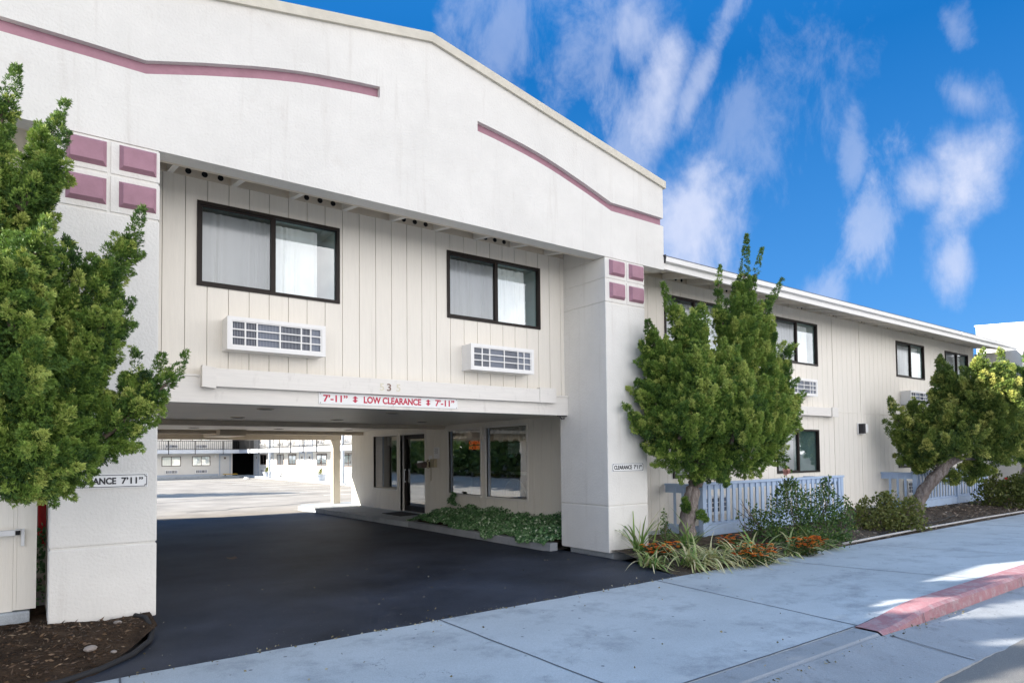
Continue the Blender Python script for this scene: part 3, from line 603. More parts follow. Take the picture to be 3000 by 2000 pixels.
# left side wall of the drive-through and the rear wall above it
mb = MB(); mb.box(0.55, 1.0, 9.02, 21.6, G, 0.75); build('passage_wall', mb, SIDING, motel)
mb = MB(); mb.box(-14, 26.6, 21.45, 21.7, 0.80, 3.7); build('rear_wall', mb, SIDING, motel)
mb = MB(); mb.box(-14, 0.5, 9.02, 9.1, 0.2, 3.66); build('left_wall', mb, SIDING, motel)
for b in ((13.3, 26.6, 20.6, 20.8, G, 0.8), (26.5, 26.6, 9.1, 20.6, G, 3.6), (-14, -13.9, 9.1, 21.4, G, 3.6)):
    mb = MB(); mb.box(*b); build('outer_wall', mb, SIDING, motel)

# --- lobby wall, facing the driveway
LX = 8.60
hL2 = (11.15, 12.70, -0.975, 0.608); hL1 = (12.93, 14.38, -0.97, 0.588); hD = (15.63, 17.08, -1.6, 0.572); hL0 = (17.28, 18.88, -0.985, 0.577)
wall('lobby_wall', 9.02, 20.5, -1.62, 0.75, [hL2, hL1, hD, hL0], 'x', LX, start=9.1, pitch=0.30)
mb = MB(); mb.box(LX, 13.2, 20.5, 20.6, -1.62, 0.75); build('lobby_end_wall', mb, SIDING, motel)
def lobby_window(h, deep, n):
    y0, y1, z0, z1 = h
    mb = MB()                                              # reveal boards
    for b in ((LX-.012, LX+deep, y0-.05, y0, z0-.05, z1+.05), (LX-.012, LX+deep, y1, y1+.05, z0-.05, z1+.05), (LX-.012, LX+deep, y0, y1, z1, z1+.05), (LX-.03, LX+deep, y0-.02, y1+.02, z0-.05, z0)): mb.box(*b)
    w = build('window', mb, TRIM, motel)
    for p, q in ((y1-.05, y1-.001), (y0+.001, y0+.03)):
        mb = MB(); mb.box(LX+deep-.05, LX+deep-.02, p, q, z0, z1); build('window_stop', mb, COURTBLUE, w)
    mb = MB(); xg = LX+deep-.042; mb.quad((xg, y1-.05, z0+.001), (xg, y0+.03, z0+.001), (xg, y0+.03, z1-.001), (xg, y1-.05, z1-.001)); build('glass', mb, GLASS_L, w)
    mb = MB(); k = n
    mb.grid(lambda u, v: (LX+deep+0.12 + 0.02*math.sin(u*k*6.28), y0 + (y1-y0)*u, z1 - 0.30*(1-v) - 0.03*math.sin(u*k*3.1)*(1-v)), k*8, 2); build('valance', mb, CURTAIN, w, True)
    return w
lobby_window(hL2, 0.10, 8); lobby_window(hL1, 0.10, 7); lobby_window(hL0, 0.34, 8)
# glass door
y0, y1, z0, z1 = hD
mb = MB()
for b in ((LX-.012, LX+.22, y0-.05, y0, z0, z1+.05), (LX-.012, LX+.22, y1, y1+.05, z0, z1+.05), (LX-.012, LX+.22, y0, y1, z1, z1+.05)): mb.box(*b)
door = build('glass_door', mb, TRIM, motel, label='dark framed glass entrance door')
mb = MB(); dx = LX+.12
for b in ((dx, dx+.07, y0+.001, y0+.09, z0, z1-.001), (dx, dx+.07, y1-.12, y1-.001, z0, z1-.001), (dx, dx+.07, y0+.09, y1-.12, z1-.12, z1-.001), (dx, dx+.07, y0+.09, y1-.12, z0, z0+.17)): mb.box(*b)
build('door_frame', mb, FRAME, door)
mb = MB(); mb.quad((dx+.033, y1-.12, z0+.17), (dx+.033, y0+.09, z0+.17), (dx+.033, y0+.09, z1-.12), (dx+.033, y1-.12, z1-.12)); build('glass', mb, GLASS_L, door)
mb = MB(); mb.box(dx-.06, dx-.03, y1-.10, y1-.06, -0.78, -0.40); mb.box(dx-.031, dx-.0005, y1-.10, y1-.06, -0.78, -0.74); mb.box(dx-.031, dx-.0005, y1-.10, y1-.06, -0.44, -0.40); mb.box(dx-.02, dx-.0005, y0+.3, y0+.62, -0.24, -0.17); build('handle', mb, ALU, door)
mb = MB(); mb.box(LX-.02, dx+.1, y0, y1, z0+.0005, z0+.018); build('threshold', mb, ALU, door)
# lobby room
mb = MB()
mb.box(13.1, 13.2, 9.6, 20.49, -1.6, 0.75); mb.box(8.75, 13.1, 9.6, 9.7, -1.6, 0.75); mb.box(8.75, 13.1, 20.38, 20.48, -1.6, 0.75); mb.box(8.72, 13.1, 9.7, 20.38, 0.70, 0.748)
build('lobby_room', mb, LOBBYW, motel)
mb = MB(); mb.box(8.72, 13.1, 9.7, 20.38, -1.66, -1.58); build('lobby_floor', mb, surf('lobby_floor', (0.16, 0.13, 0.10), 0.4), motel)

# --- piers
def pier(x0, x1, y0, y1, tiles, foot=True):
    mb = MB(); g = 0.012; ins = 0.012
    mb.bbox(x0, x1, y0, y1, -1.648, -0.889, 0.014)
    mb.box(x0+ins, x1-ins, y0+ins, y1-.01, -0.889, -0.873)
    mb.bbox(x0, x1, y0, y1, -0.873, 2.512, 0.014)
    mb.box(x0+ins, x1-ins, y0+ins, y1-.01, 2.512, 3.277)
    xm = (x0+x1)/2 + tiles
    for a, b in ((x0, xm-g), (xm+g, x1)):
        for c, d in ((2.530, 2.905), (2.929, 3.262)): mb.bbox(a, b, y0, y1-.011, c, d, 0.008)
    p = build('pier', mb, STUCCO, motel)
    if foot:
        mb = MB(); mb.bbox(x0+.12, x1-.09, y0+.04, y1-.1, -1.80, -1.6485, 0.012); build('footing', mb, CONC, p)
    for (a, b) in ((x0 + (x1-x0)*0.10, x0 + (x1-x0)*0.475), (x0 + (x1-x0)*0.595, x0 + (x1-x0)*0.965)):
        for (c, d) in ((2.592, 2.862), (2.982, 3.246)):
            t = MB(); e = 0.035; o = 0.055; ye = y0 - 0.0003
            t._add([(a, ye, c), (b, ye, c), (b, ye, d), (a, ye, d), (a+e, ye-o, c+e), (b-e, ye-o, c+e), (b-e, ye-o, d-e), (a+e, ye-o, d-e), (a, ye+.004, c), (b, ye+.004, c), (b, ye+.004, d), (a, ye+.004, d)],
                   [(4,5,6,7), (0,1,5,4), (1,2,6,5), (2,3,7,6), (3,0,4,7), (8,9,1,0), (9,10,2,1), (10,11,3,2), (11,8,0,3)])
            build('mauve_tile', t, PURPLE, p)
    return p
pier(0.172, 1.10, 7.8, 9.0, 0.0); pier(7.708, 8.66, 7.8, 8.999, 0.03)
mb = MB(); mb.box(0.19, 1.095, 8.11, 8.98, 3.278, 3.595); build('pier_head', mb, STUCCO, motel)
mb = MB(); mb.box(7.715, 8.65, 8.11, 8.98, 3.278, 3.595); build('pier_head', mb, STUCCO, motel)
mb = MB(); mb.prism([(0.172-.001, 7.7995), (0.172+.10, 7.7985), (0.172+.06, 7.7985)], 0, 0.001)
# far portico's side, where the wing ends
mb = MB(); mb.bbox(26.72, 27.7, 7.46, 8.85, -1.65, -0.89, 0.014); mb.box(26.735, 27.69, 7.475, 8.84, -0.89, -0.875); mb.bbox(26.72, 27.7, 7.46, 8.85, -0.875, 3.32, 0.014); fp = build('pier', mb, STUCCO, motel)
for (c, d) in ((2.592, 2.862), (2.982, 3.246)):
    mb = MB(); mb.bbox(26.85, 27.2, 7.40, 7.459, c, d, 0.02); build('mauve_tile', mb, PURPLE, fp)
mb = MB(); mb.box(27.701, 38, 8.86, 21, -1.7, 3.33); build('far_portico', mb, STUCCO, motel)

# --- gabled fascia with two recessed mauve bands
XC = 4.42
half_top = [(0, 5.815), (2.4, 5.348), (4.77, 4.885)]
st_t = [(.765, 4.824), (1.05, 4.79), (1.32, 4.752), (1.6, 4.710), (1.85, 4.664), (2.1, 4.610), (2.35, 4.548), (2.6, 4.478), (2.9, 4.394), (3.2, 4.302), (3.46, 4.222), (3.97, 4.226), (4.77, 4.222)]
st_b = [(d, z-0.145) for d, z in st_t]; st_b[0] = (.765, 4.676)
zb = 3.28
right = lambda pts: [(XC+d, z) for d, z in pts]; left = lambda pts: [(XC-d, z) for d, z in pts]
poly = [(XC-4.77, zb), (XC+4.77, zb)] + right(st_b)[::-1] + right(st_t) + right(half_top)[::-1] + left(half_top)[1:] + left(st_t)[::-1] + left(st_b)
bm = bmesh.new(); vs = [bm.verts.new((x, 7.8, z)) for x, z in poly]; f = bm.faces.new(vs)
r = bmesh.ops.extrude_face_region(bm, geom=[f]); nv = [g for g in r['geom'] if isinstance(g, bmesh.types.BMVert)]
for v in nv: v.co.y = 8.035
bmesh.ops.triangulate(bm, faces=[f for f in bm.faces if len(f.verts) > 4]); bm.verts.index_update()
mb = MB(); mb._add([tuple(v.co) for v in bm.verts], [tuple(v.index for v in f.verts) for f in bm.faces]); bm.free()
gable = build('gable_fascia', mb, STUCCO, motel)
for side in (left, right):
    mb = MB(); a = side(st_b); b = side(st_t)
    for i in range(len(a)-1):
        p, q, s, t = a[i], a[i+1], b[i+1], b[i]
        if side is left: p, q, s, t = q, p, t, s
        mb.hexa([(p[0], 7.87, p[1]-.02), (q[0], 7.87, q[1]-.02), (q[0], 8.02, q[1]-.02), (p[0], 8.02, p[1]-.02), (t[0], 7.87, t[1]+.02), (s[0], 7.87, s[1]+.02), (s[0], 8.02, s[1]+.02), (t[0], 8.02, t[1]+.02)])
    build('recessed_band', mb, PURPLE, gable)
mb = MB(); T_ = left(half_top)[::-1] + right(half_top)[1:]
for (xa, za), (xb, zb_) in zip(T_[:-1], T_[1:]):
    if xa == T_[0][0]: xa -= 0.045
    if xb == T_[-1][0]: xb += 0.045
    mb.hexa([(xa, 7.757, za-.120), (xb, 7.757, zb_-.120), (xb, 8.07, zb_-.120), (xa, 8.07, za-.120), (xa, 7.757, za+.006), (xb, 7.757, zb_+.006), (xb, 8.07, zb_+.006), (xa, 8.07, za+.006)])
build('gable_cap', mb, STUCCO_T, gable)
mb = MB(); mb.box(XC-4.77, XC+4.77, 8.036, 8.10, 3.285, 3.62); build('soffit_nailer', mb, BEAM, gable)

# --- roof, eaves, rafters
def roofpanel(x0, x1, ye, ze, yr, zr, t=0.05):
    mb = MB(); mb.hexa([(x0, ye, ze), (x1, ye, ze), (x1, yr, zr), (x0, yr, zr), (x0, ye, ze+t), (x1, ye, ze+t), (x1, yr, zr+t), (x0, yr, zr+t)]); return mb
for (x0, x1) in ((9.22, 27.6), (-14, -0.38)):
    rf = build('roof', roofpanel(x0, x1, 7.86, 3.535, 15.0, 4.3), SHINGLE, motel)
    mb = MB(); mb.bbox(x0, x1, 7.88, 7.93, 3.335, 3.50, 0.004); build('fascia_board', mb, WHITE, rf)
    mb = MB(); mb.prism([(7.80, 3.455), (7.875, 3.44), (7.879, 3.534), (7.79, 3.534)], x0, 22.6 if x0 > 0 else x1, 'x'); build('gutter_trim', mb, WHITE, rf)
    if x0 > 0: mb = MB(); mb.prism([(7.80, 3.45), (7.875, 3.435), (7.879, 3.534), (7.785, 3.534)], 22.63, x1, 'x'); build('gutter_trim', mb, WHITE, rf)
build('roof', roofpanel(-0.38, 9.22, 8.05, 3.70, 15.0, 4.45), SHINGLE, motel)
build('roof', roofpanel(-14, 27.6, 15.0, 4.3, 21.9, 3.6), SHINGLE, motel)
mb = MB(); mb.hexa([(-0.3, 8.10, 3.60), (9.2, 8.10, 3.60), (9.2, 8.87, 3.685), (-0.3, 8.87, 3.685), (-0.3, 8.10, 3.64), (9.2, 8.10, 3.64), (9.2, 8.87, 3.72), (-0.3, 8.87, 3.72)])
mb.hexa([(9.2, 7.93, 3.50), (27.6, 7.93, 3.50), (27.6, 8.87, 3.64), (9.2, 8.87, 3.64), (9.2, 7.93, 3.53), (27.6, 7.93, 3.53), (27.6, 8.87, 3.67), (9.2, 8.87, 3.67)])
mb.box(-14, -0.5, 7.93, 8.9, 3.50, 3.53)
build('soffit', mb, surf('soffit_board', (0.40, 0.345, 0.27), 0.7, 0.08, 4), motel)
def rafter(x, y0, z0, y1, z1, zt0, zt1, w=0.04):
    mb = MB(); mb.hexa([(x-w, y0, z0), (x+w, y0, z0), (x+w, y1, z1), (x-w, y1, z1), (x-w, y0, zt0), (x+w, y0, zt0), (x+w, y1, zt1), (x-w, y1, zt1)]); build('rafter', mb, TRIM, motel)
for k in range(9): rafter(1.355 + 0.742*k, 8.101, 3.36, 8.845, 3.485, 3.60, 3.68, 0.034)
for k in range(-1, 22): rafter(10.39 + 0.77*k, 7.931, 3.345, 8.845, 3.525, 3.50, 3.637, 0.032)
mb = MB(); mb.box(1.1, 7.71, 8.846, 8.858, 3.49, 3.68); mb.box(8.66, 26.6, 8.846, 8.858, 3.53, 3.63); build('frieze_blocking', mb, BEAM, motel)
for a in (1.355, 2.84, 4.32, 5.81):
    for k in range(3):
        mb = MB(); mb.cyl((a + 0.205 + 0.188*k, 8.838, 3.553), 0.036, 0.007, 16, axis='y'); build('vent_hole', mb, DARK, motel)
for k in range(0, 20, 2):
    for j in range(3):
        mb = MB(); mb.cyl((10.39 + 0.77*k + 0.2 + 0.185*j, 8.838, 3.585), 0.034, 0.007, 12, axis='y'); build('vent_hole', mb, DARK, motel)
# leader head at the portico corner
mb = MB(); mb.tube([(9.215, 7.82, 3.42), (9.215, 7.80, 3.52), (9.20, 7.80, 3.56)], [0.03, 0.03, 0.035], 8); build('gutter_end', mb, SIGNBLK, motel)

# ================================================================== fixtures on the front
def ac_unit(x0, label, zc=1.54, depth=0.28, w=1.24, h=0.405, face='y', plane=SY, mtl=WHITE, fine=True, group='air conditioners under the front windows', dark=0, parent=None):
    T = Tf(face, plane); loc = T(x0+w/2, 0, zc-h/2)
    t = thing('air_conditioner', label, 'air conditioner', loc, group)
    mb = MB(); mb.T = T; a, b, c, d = x0, x0+w, zc-h/2, zc+h/2; bd = 0.045
    mb.box(a, b, -0.01, depth-.03, c, c+.02); mb.box(a, b, -0.01, depth-.03, d-.02, d); mb.box(a, a+.02, -0.01, depth-.03, c+.02, d-.02); mb.box(b-.02, b, -0.01, depth-.03, c+.02, d-.02)
    build('sleeve', mb, mtl, t)
    mb = MB(); mb.T = T
    mb.box(a-.005, b+.005, depth-.03, depth, c-.005, c+bd); mb.box(a-.005, b+.005, depth-.03, depth, d-bd, d+.005); mb.box(a-.005, a+bd, depth-.03, depth, c+bd, d-bd); mb.box(b-bd, b+.005, depth-.03, depth, c+bd, d-bd)
    build('front_frame', mb, mtl, t)
    mb = MB(); mb.T = T; i0, i1, k0, k1 = a+bd, b-bd, c+bd, d-bd; W_ = i1-i0; H_ = k1-k0
    for f in (0.005, 0.145, 0.27, 0.52, 0.76, 0.87, 0.992): mb.box(i0+W_*f-.009, i0+W_*f+.009, depth-.024, depth-.008, k0, k1)
    for f in (0.02, 0.345, 0.665, 0.985): mb.box(i0, i1, depth-.0235, depth-.0075, k0+H_*f-.008, k0+H_*f+.008)
    build('grille', mb, mtl, t)
    if fine:
        mb = MB(); mb.T = T; n = 62
        for i in range(n): mb.box(i0+W_*i/n, i0+W_*i/n+.0055, depth-.028, depth-.0245, k0, k1)
        build('louvres', mb, bpy.data.materials['louvre_grey'] if 'louvre_grey' in bpy.data.materials else surf('louvre_grey', (0.36, 0.38, 0.42), 0.5), t)
    mb = MB(); mb.T = T; mb.box(i0, i1, depth-.06, depth-.045, k0, k1); build('coil', mb, surf('coil_metal', (0.045, 0.055, 0.085), 0.5) if 'coil_metal' not in bpy.data.materials else bpy.data.materials['coil_metal'], t)
    for (p, q) in (((0.27, 0.52), (0.87, 0.99)) if dark == 0 else ((0.27, 0.52), (0.76, 0.99))):
        mb = MB(); mb.T = T; mb.box(i0+W_*p, i0+W_*q, depth-.044, depth-.036, k0, k1); build('blank_panel', mb, bpy.data.materials['grille_grey'] if 'grille_grey' in bpy.data.materials else surf('grille_grey', (0.17, 0.20, 0.27), 0.5), t)
    return t
ac_unit(1.97, 'white louvred air conditioner under the left window above the driveway')
ac_unit(5.55, 'white louvred air conditioner under the right window above the driveway', zc=1.53, dark=1)
ac_unit(14.52, 'white air conditioner on the wing wall just right of the middle juniper', zc=1.55, dark=1)
ac_unit(20.96, 'small white air conditioner on the wing wall left of the gold-topped juniper', zc=1.55, fine=False, dark=1)
ac_unit(11.05, 'white air conditioner low on the wall behind the near pale blue railing', zc=-1.13, fine=False, depth=0.12)
ac_unit(21.0, 'white air conditioner low on the wall behind the far pale blue railing', zc=-1.13, fine=False, depth=0.12)

# clearance banner
bn = thing('clearance_banner', 'long white banner with red LOW CLEARANCE lettering on the beam', 'sign', (4.3, 8.765, 0.715))
mb = MB(); mb.box(3.187, 5.404, 8.762, 8.774, 0.714, 0.866); build('board', mb, SIGNW, bn)
mb = MB(); y = 8.7605; zt = 0.742; h = 0.098
put_text(mb, "7’-11”", 3.25, 3.60, zt, y, h, 0.028); put_text(mb, "LOW CLEARANCE", 3.84, 4.76, zt, y, h, 0.034); put_text(mb, "7’-11”", 5.005, 5.345, zt, y, h, 0.028)
for xc in (3.712, 4.882):
    mb.prism([(xc-.042, zt+.066), (xc+.042, zt+.066), (xc, zt+h)], y-.001, y+.001); mb.prism([(xc-.042, zt+.032), (xc+.042, zt+.032), (xc, zt)], y-.001, y+.001)
    mb.box(xc-.013, xc+.013, y-.001, y+.001, zt+.03, zt+.068); mb.box(xc-.032, xc+.032, y-.0015, y+.0005, zt+.041, zt+.049)
build('lettering', mb, SIGNRED, bn)
mb = MB()
for x in (3.21, 4.3, 5.385):
    for z in (0.728, 0.852): mb.cyl((x, 8.7595, z), 0.006, 0.003, 8, axis='y')
build('screw', mb, RUST, bn)
for x, s, mt_, nm in ((4.055, '5', BRASS, 'first'), (4.165, '3', BROWNM, 'middle'), (4.315, '5', BRASS, 'last')):
    mb = MB(); put_text(mb, s, x, x+0.065, 0.928, 8.684, 0.105, 0.006)
    build('house_number', mb, mt_, label='%s %s metal digit %s of the number on the beam' % (nm, 'brown' if s == '3' else 'brass', s), cat='house number', group='address digits above the driveway')
# pier signs
def pier_sign(x0, x1, z0, z1, label):
    t = thing('clearance_sign', label, 'sign', ((x0+x1)/2, 7.8, z0), 'clearance signs on the piers')
    mb = MB(); mb.box(x0, x1, 7.792, 7.7995, z0, z1); build('board', mb, SIGNW, t)
    mb = MB(); y0, y1 = 7.7895, 7.7918; i = 0.008; n = 0.022; w = 0.006
    a, b, c, d = x0+i, x1-i, z0+i, z1-i
    mb.box(a+n, b-n, y0, y1, c, c+w); mb.box(a+n, b-n, y0, y1, d-w, d); mb.box(a, a+w, y0, y1, c+n, d-n); mb.box(b-w, b, y0, y1, c+n, d-n)
    for (p, q, sx, sz) in ((a, c, 1, 1), (b, c, -1, 1), (a, d, 1, -1), (b, d, -1, -1)):
        mb.box(p+sx*n, p+sx*(n-w), y0, y1, q, q+sz*n); mb.box(p, p+sx*(n-w), y0, y1, q+sz*n, q+sz*(n-w)); mb.cyl((p+sx*.004, y0, q+sz*.004), 0.004, 0.002, 8, axis='y')
    build('border', mb, SIGNBLK, t)
    mb = MB(); W_ = x1-x0
    put_text(mb, 'CLEARANCE', x0+W_*.055, x0+W_*.62, z0+(z1-z0)*.26, 7.790, (z1-z0)*.49, 0.034); put_text(mb, "7’11”", x0+W_*.68, x0+W_*.94, z0+(z1-z0)*.26, 7.790, (z1-z0)*.49, 0.028)
    build('lettering', mb, SIGNBLK, t)
pier_sign(0.262, 1.012, -0.302, -0.162, 'white clearance sign half hidden by foliage on the left pier')
pier_sign(7.800, 8.552, -0.315, -0.172, 'white clearance sign on the right pier beside the middle juniper')
# wall lamp on the wing
t = thing('wall_lamp', 'small dark wall light with pale lens on the wing wall between the junipers', 'lamp', (18.45, 8.85, 0.47))
mb = MB(); mb.bbox(18.30, 18.42, 8.70, 8.846, 0.46, 0.73, 0.01); build('housing', mb, SIGNBLK, t)
mb = MB(); mb.bbox(18.421, 18.62, 8.72, 8.846, 0.48, 0.72, 0.02); build('lens', mb, WHITE, t)
mb = MB(); mb.box(18.25, 18.66, 8.836, 8.848, 0.44, 0.75); build('back_plate', mb, WHITE, t)
# camera bracket at the beam corner
t = thing('security_camera', 'tiny dark camera bracket under the beam at the right pier', 'camera', (7.6, 8.85, 0.6))
mb = MB(); mb.box(7.50, 7.70, 8.80, 8.84, 0.652, 0.667); build('bracket', mb, SIGNBLK, t)
mb = MB(); mb.tube([(7.55, 8.82, 0.652), (7.58, 8.80, 0.61), (7.63, 8.78, 0.62)], 0.012, 8); build('lens_tube', mb, SIGNBLK, t)
# phone and shelf and notices by the entrance
t = thing('wall_phone', 'beige handset phone with hanging cord on the wall beside the glass door', 'telephone', (LX, 15.1, -0.33))
mb = MB(); mb.bbox(LX-.09, LX-.001, 14.98, 15.20, -0.33, -0.11, 0.012); build('body', mb, BEIGE, t)
mb = MB(); mb.tube([(LX-.10, 15.25, -0.13), (LX-.13, 15.26, -0.16), (LX-.12, 15.25, -0.24), (LX-.13, 15.26, -0.32), (LX-.10, 15.25, -0.34)], [0.03, 0.026, 0.018, 0.026, 0.03], 10); build('handset', mb, BEIGE, t)
mb = MB(); mb.tube([(LX-.06 + 0.012*math.sin(i*1.9), 15.20 + 0.012*math.cos(i*1.9), -0.33 - 0.012*i) for i in range(30)], 0.007, 6); build('cord', mb, BEIGE, t)
t = thing('wall_shelf', 'small weathered metal shelf box left of the wall phone', 'shelf', (LX, 15.5, -0.33))
mb = MB(); mb.hexa([(LX-.30, 15.30, -0.27), (LX-.001, 15.30, -0.27), (LX-.001, 15.62, -0.27), (LX-.30, 15.62, -0.27), (LX-.32, 15.28, -0.235), (LX-.001, 15.28, -0.18), (LX-.001, 15.64, -0.18), (LX-.32, 15.64, -0.235)]); build('hood', mb, RUST, t)
mb = MB(); mb.box(LX-.25, LX-.001, 15.32, 15.60, -0.34, -0.271); build('box', mb, RUST, t)
def notice(y0, y1, z0, z1, label, lines):
    t = thing('paper_notice', label, 'notice', (LX, (y0+y1)/2, z0), 'paper notices by the entrance')
    mb = MB(); mb.grid(lambda u, v: (LX-.004-.012*math.sin(u*3.1)*(1-v)**2, y0+(y1-y0)*u, z0+(z1-z0)*v), 6, 6); build('sheet', mb, PAPER, t)
    mb = MB()
    for k in range(lines):
        z = z1-.035-k*.021; mb.box(LX-.0190, LX-.0185, y0+.05, y1-.04-.03*(k % 3), z, z+.005)
    if lines: build('printed_lines', mb, surf('ink', (0.15, 0.15, 0.16)), t)
notice(14.84, 15.14, -0.10, 0.195, 'larger paper notice with printed lines above the wall phone', 7)
notice(15.22, 15.42, -0.155, -0.02, 'smaller blank paper note left of the printed notice', 0)
# inside the lobby: LED sign, sheet, chair, counter, water cooler
t = thing('open_sign', 'orange dotted LED sign reading OPEN HOURS in the lobby window', 'sign', (8.78, 13.3, 0.12))
mb = MB(); mb.box(8.78, 8.80, 13.19, 13.72, 0.10, 0.35); build('panel', mb, SIGNBLK, t)
mb = MB(); tmp = MB(); put_text(tmp, 'OPEN', 0, 0.46, 0.235, 0, 0.09, 0.0); put_text(tmp, 'HOURS', 0, 0.46, 0.12, 0, 0.09, 0.0)
mb._add([(8.775+p[1], 13.69-p[0], p[2]) for p in tmp.v], tmp.f); build('letters', mb, LED, t)
mb = MB(); mb.box(8.705, 8.708, 11.48, 11.98, 0.0, 0.24); build('window_sheet', mb, surf('mint_sheet', (0.48, 0.55, 0.52), 0.6), label='pale green sheet taped inside the right lobby window', cat='paper')
t = thing('wicker_chair', 'round backed wicker chair seen through the right lobby window', 'chair', (9.35, 12.2, -1.6))
mb = MB(); pts = [(9.05, 12.2 + 0.42*math.cos(a), -1.02 + 0.42*math.sin(a)) for a in np.linspace(-0.3, math.pi+0.3, 18)]; mb.tube(pts, 0.03, 8)
for k in range(9):
    a = -0.8+0.2*k; mb.box(9.04, 9.07, 12.2+0.42*a-.035, 12.2+0.42*a+.035, -1.25, -1.02+0.42*math.sqrt(max(0, 1-a*a)))
build('backrest', mb, WICKER, t)
mb = MB(); mb.cyl((9.35, 12.2, -1.28), 0.38, 0.09, 24); build('seat', mb, WICKER, t)
for sx in (-.25, .25):
    for sy in (-.25, .25): mb = MB(); mb.tube([(9.35+sx, 12.2+sy, -1.6), (9.35+sx*.8, 12.2+sy*.8, -1.28)], 0.02, 8); build('leg', mb, WICKER, t)
t = thing('reception_counter', 'brown wooden counter inside the lobby behind the middle window', 'counter', (10.8, 14.5, -1.6))
mb = MB(); mb.bbox(10.6, 11.1, 12.6, 16.4, -1.58, -0.55, 0.02); build('front', mb, WOOD, t)
mb = MB(); mb.bbox(10.5, 11.2, 12.5, 16.5, -0.55, -0.50, 0.01); build('top', mb, surf('counter_top', (0.45, 0.40, 0.33), 0.4), t)

# entrance slab, mat, planter kerb
mb = MB(); mb.prism([(7.34, 14.2), (7.10, 20.0), (7.0, 21.1), (7.35, 21.8), (13.2, 21.8), (13.2, 20.6), (8.61, 20.6), (8.61, 14.2)], G-.05, -1.60, 'z'); struct('entrance_slab', mb, CONC)
mb = MB(); mb.prism([(7.345, 14.19), (7.365, 12.4), (7.40, 10.6), (7.45, 9.01), (7.62, 9.01), (7.57, 10.6), (7.53, 12.4), (7.51, 14.19)], G-.05, -1.585, 'z'); struct('planter_kerb', mb, CONC2)
mb = MB(); mb.grid(lambda u, v: (7.52+1.09*u, 9.01+5.18*v, -1.62+0.22*u + 0.03*noise.noise(Vector((u*5, v*12, 0)))), 12, 30); struct('planter_soil', mb, SOIL, True)
mb = MB(); mb.prism([(7.87, 15.66), (8.50, 15.70), (8.51, 16.86), (7.86, 16.72)], -1.599, -1.585, 'z'); build('door_mat', mb, RUBBER, label='black mat on the slab in front of the glass door', cat='mat')

# ================================================================== left side odds and ends
t = thing('utility_shed', 'grey-beige boarded enclosure at the left edge behind the pier', 'shed', (-2, 8.2, -1.6))
mb = MB()
mb.box(-0.075, 0.082, 8.18, 8.30, -1.49, 0.6); mb.box(-0.105, -0.076, 8.19, 8.30, -1.49, 0.6); mb.box(-4, -0.106, 8.2, 8.32, -1.50, 0.6); mb.box(0.045, 0.081, 8.30, 8.9, -1.5, 0.6)
build('wall', mb, SIDING, t)
mb = MB(); mb.bbox(-4, 0.035, 8.16, 8.5, -1.75, -1.505, 0.02); build('footing', mb, CONC, t)
mb = MB(); mb.box(-1.0, -0.09, 8.08, 8.14, -0.745, -0.695); mb.box(-0.045, -0.018, 8.15, 8.179, -0.86, -0.69); mb.box(-0.09, -0.046, 8.10, 8.179, -0.70, -0.69); build('bar_handle', mb, ALU, t)
mb = MB(); mb.box(-0.089, -0.052, 8.07, 8.15, -0.742, -0.70); build('bar_end', mb, DARK, t)
mb = MB(); mb.bbox(0.10, 0.32, 9.3, 9.5, -1.0, -0.35, 0.03); build('red_cabinet', mb, REDP, label='narrow strip of red metal box seen between shed and left pier', cat='cabinet')
mb = MB(); mb.box(-0.6, 0.55, 11.9, 12.0, -1.8, 0.75); build('alley_screen', mb, SIDBACK, label='dark boarded screen closing the gap beside the left pier', cat='screen')
leaves('gap_shrub', [[(0.15, 9.15, -1.5, 0.16), (0.14, 9.1, -0.9, 0.12)]], 5, 700, 0.05, IVY, None, label='dark variegated shrub in the gap between shed and left pier', cat='shrub')
for (x, y, r, lab) in ((0.72, 7.42, 0.035, 'small pale stone right at the left pier footing'), (0.46, 6.85, 0.05, 'grey brown rock lying in the mulch before the left pier'), (0.62, 6.68, 0.024, 'thin cream stone beside the rock in the mulch')):
    bm = bmesh.new(); bmesh.ops.create_icosphere(bm, subdivisions=2, radius=r)
    for v in bm.verts: v.co *= 1 + 0.35*noise.noise(v.co*20 + Vector((x*9, 0, 0))); v.co.z *= 0.55
    for v in bm.verts: v.co += Vector((x, y, bedz(x, y)+r*0.35))
    bm.verts.index_update(); mb = MB(); mb._add([tuple(v.co) for v in bm.verts], [tuple(v.index for v in f.verts) for f in bm.faces]); bm.free()
    build('rock', mb, ROCK, label=lab, cat='rock', group='stones in the mulch bed')
mb = MB(); mb.tube([(0.90, 7.72, -1.60), (0.97, 7.55, -1.60), (0.99, 7.25, -1.66), (0.93, 6.95, -1.69), (0.75, 6.60, -1.70), (0.50, 6.33, -1.705), (0.22, 6.16, -1.71), (-0.3, 6.1, -1.71), (-2, 6.1, -1.71)], 0.024, 10)
build('bed_edging', mb, RUBBER, smooth=True, label='black plastic edging curling round the mulch bed at lower left', cat='edging')
mb = MB(); mb.tube([(12.0, 6.14, -1.70), (12.7, 6.13, -1.69), (13.6, 6.16, -1.69), (15, 6.17, -1.685), (17, 6.2, -1.69), (19, 6.19, -1.685), (21.5, 6.16, -1.69), (26, 6.15, -1.69)], 0.022, 8)
build('irrigation_pipe', mb, PIPE, smooth=True, label='thin grey pipe along the right bed beside the sidewalk', cat='pipe')
mb = MB(); mb.tube([(13.8, 6.3, -1.68), (15.2, 6.5, -1.66), (16.8, 6.45, -1.66), (18.6, 6.7, -1.65)], 0.014, 6)
build('drip_hose', mb, RUBBER, smooth=True, label='black drip hose lying on the bare soil under the far juniper', cat='hose')
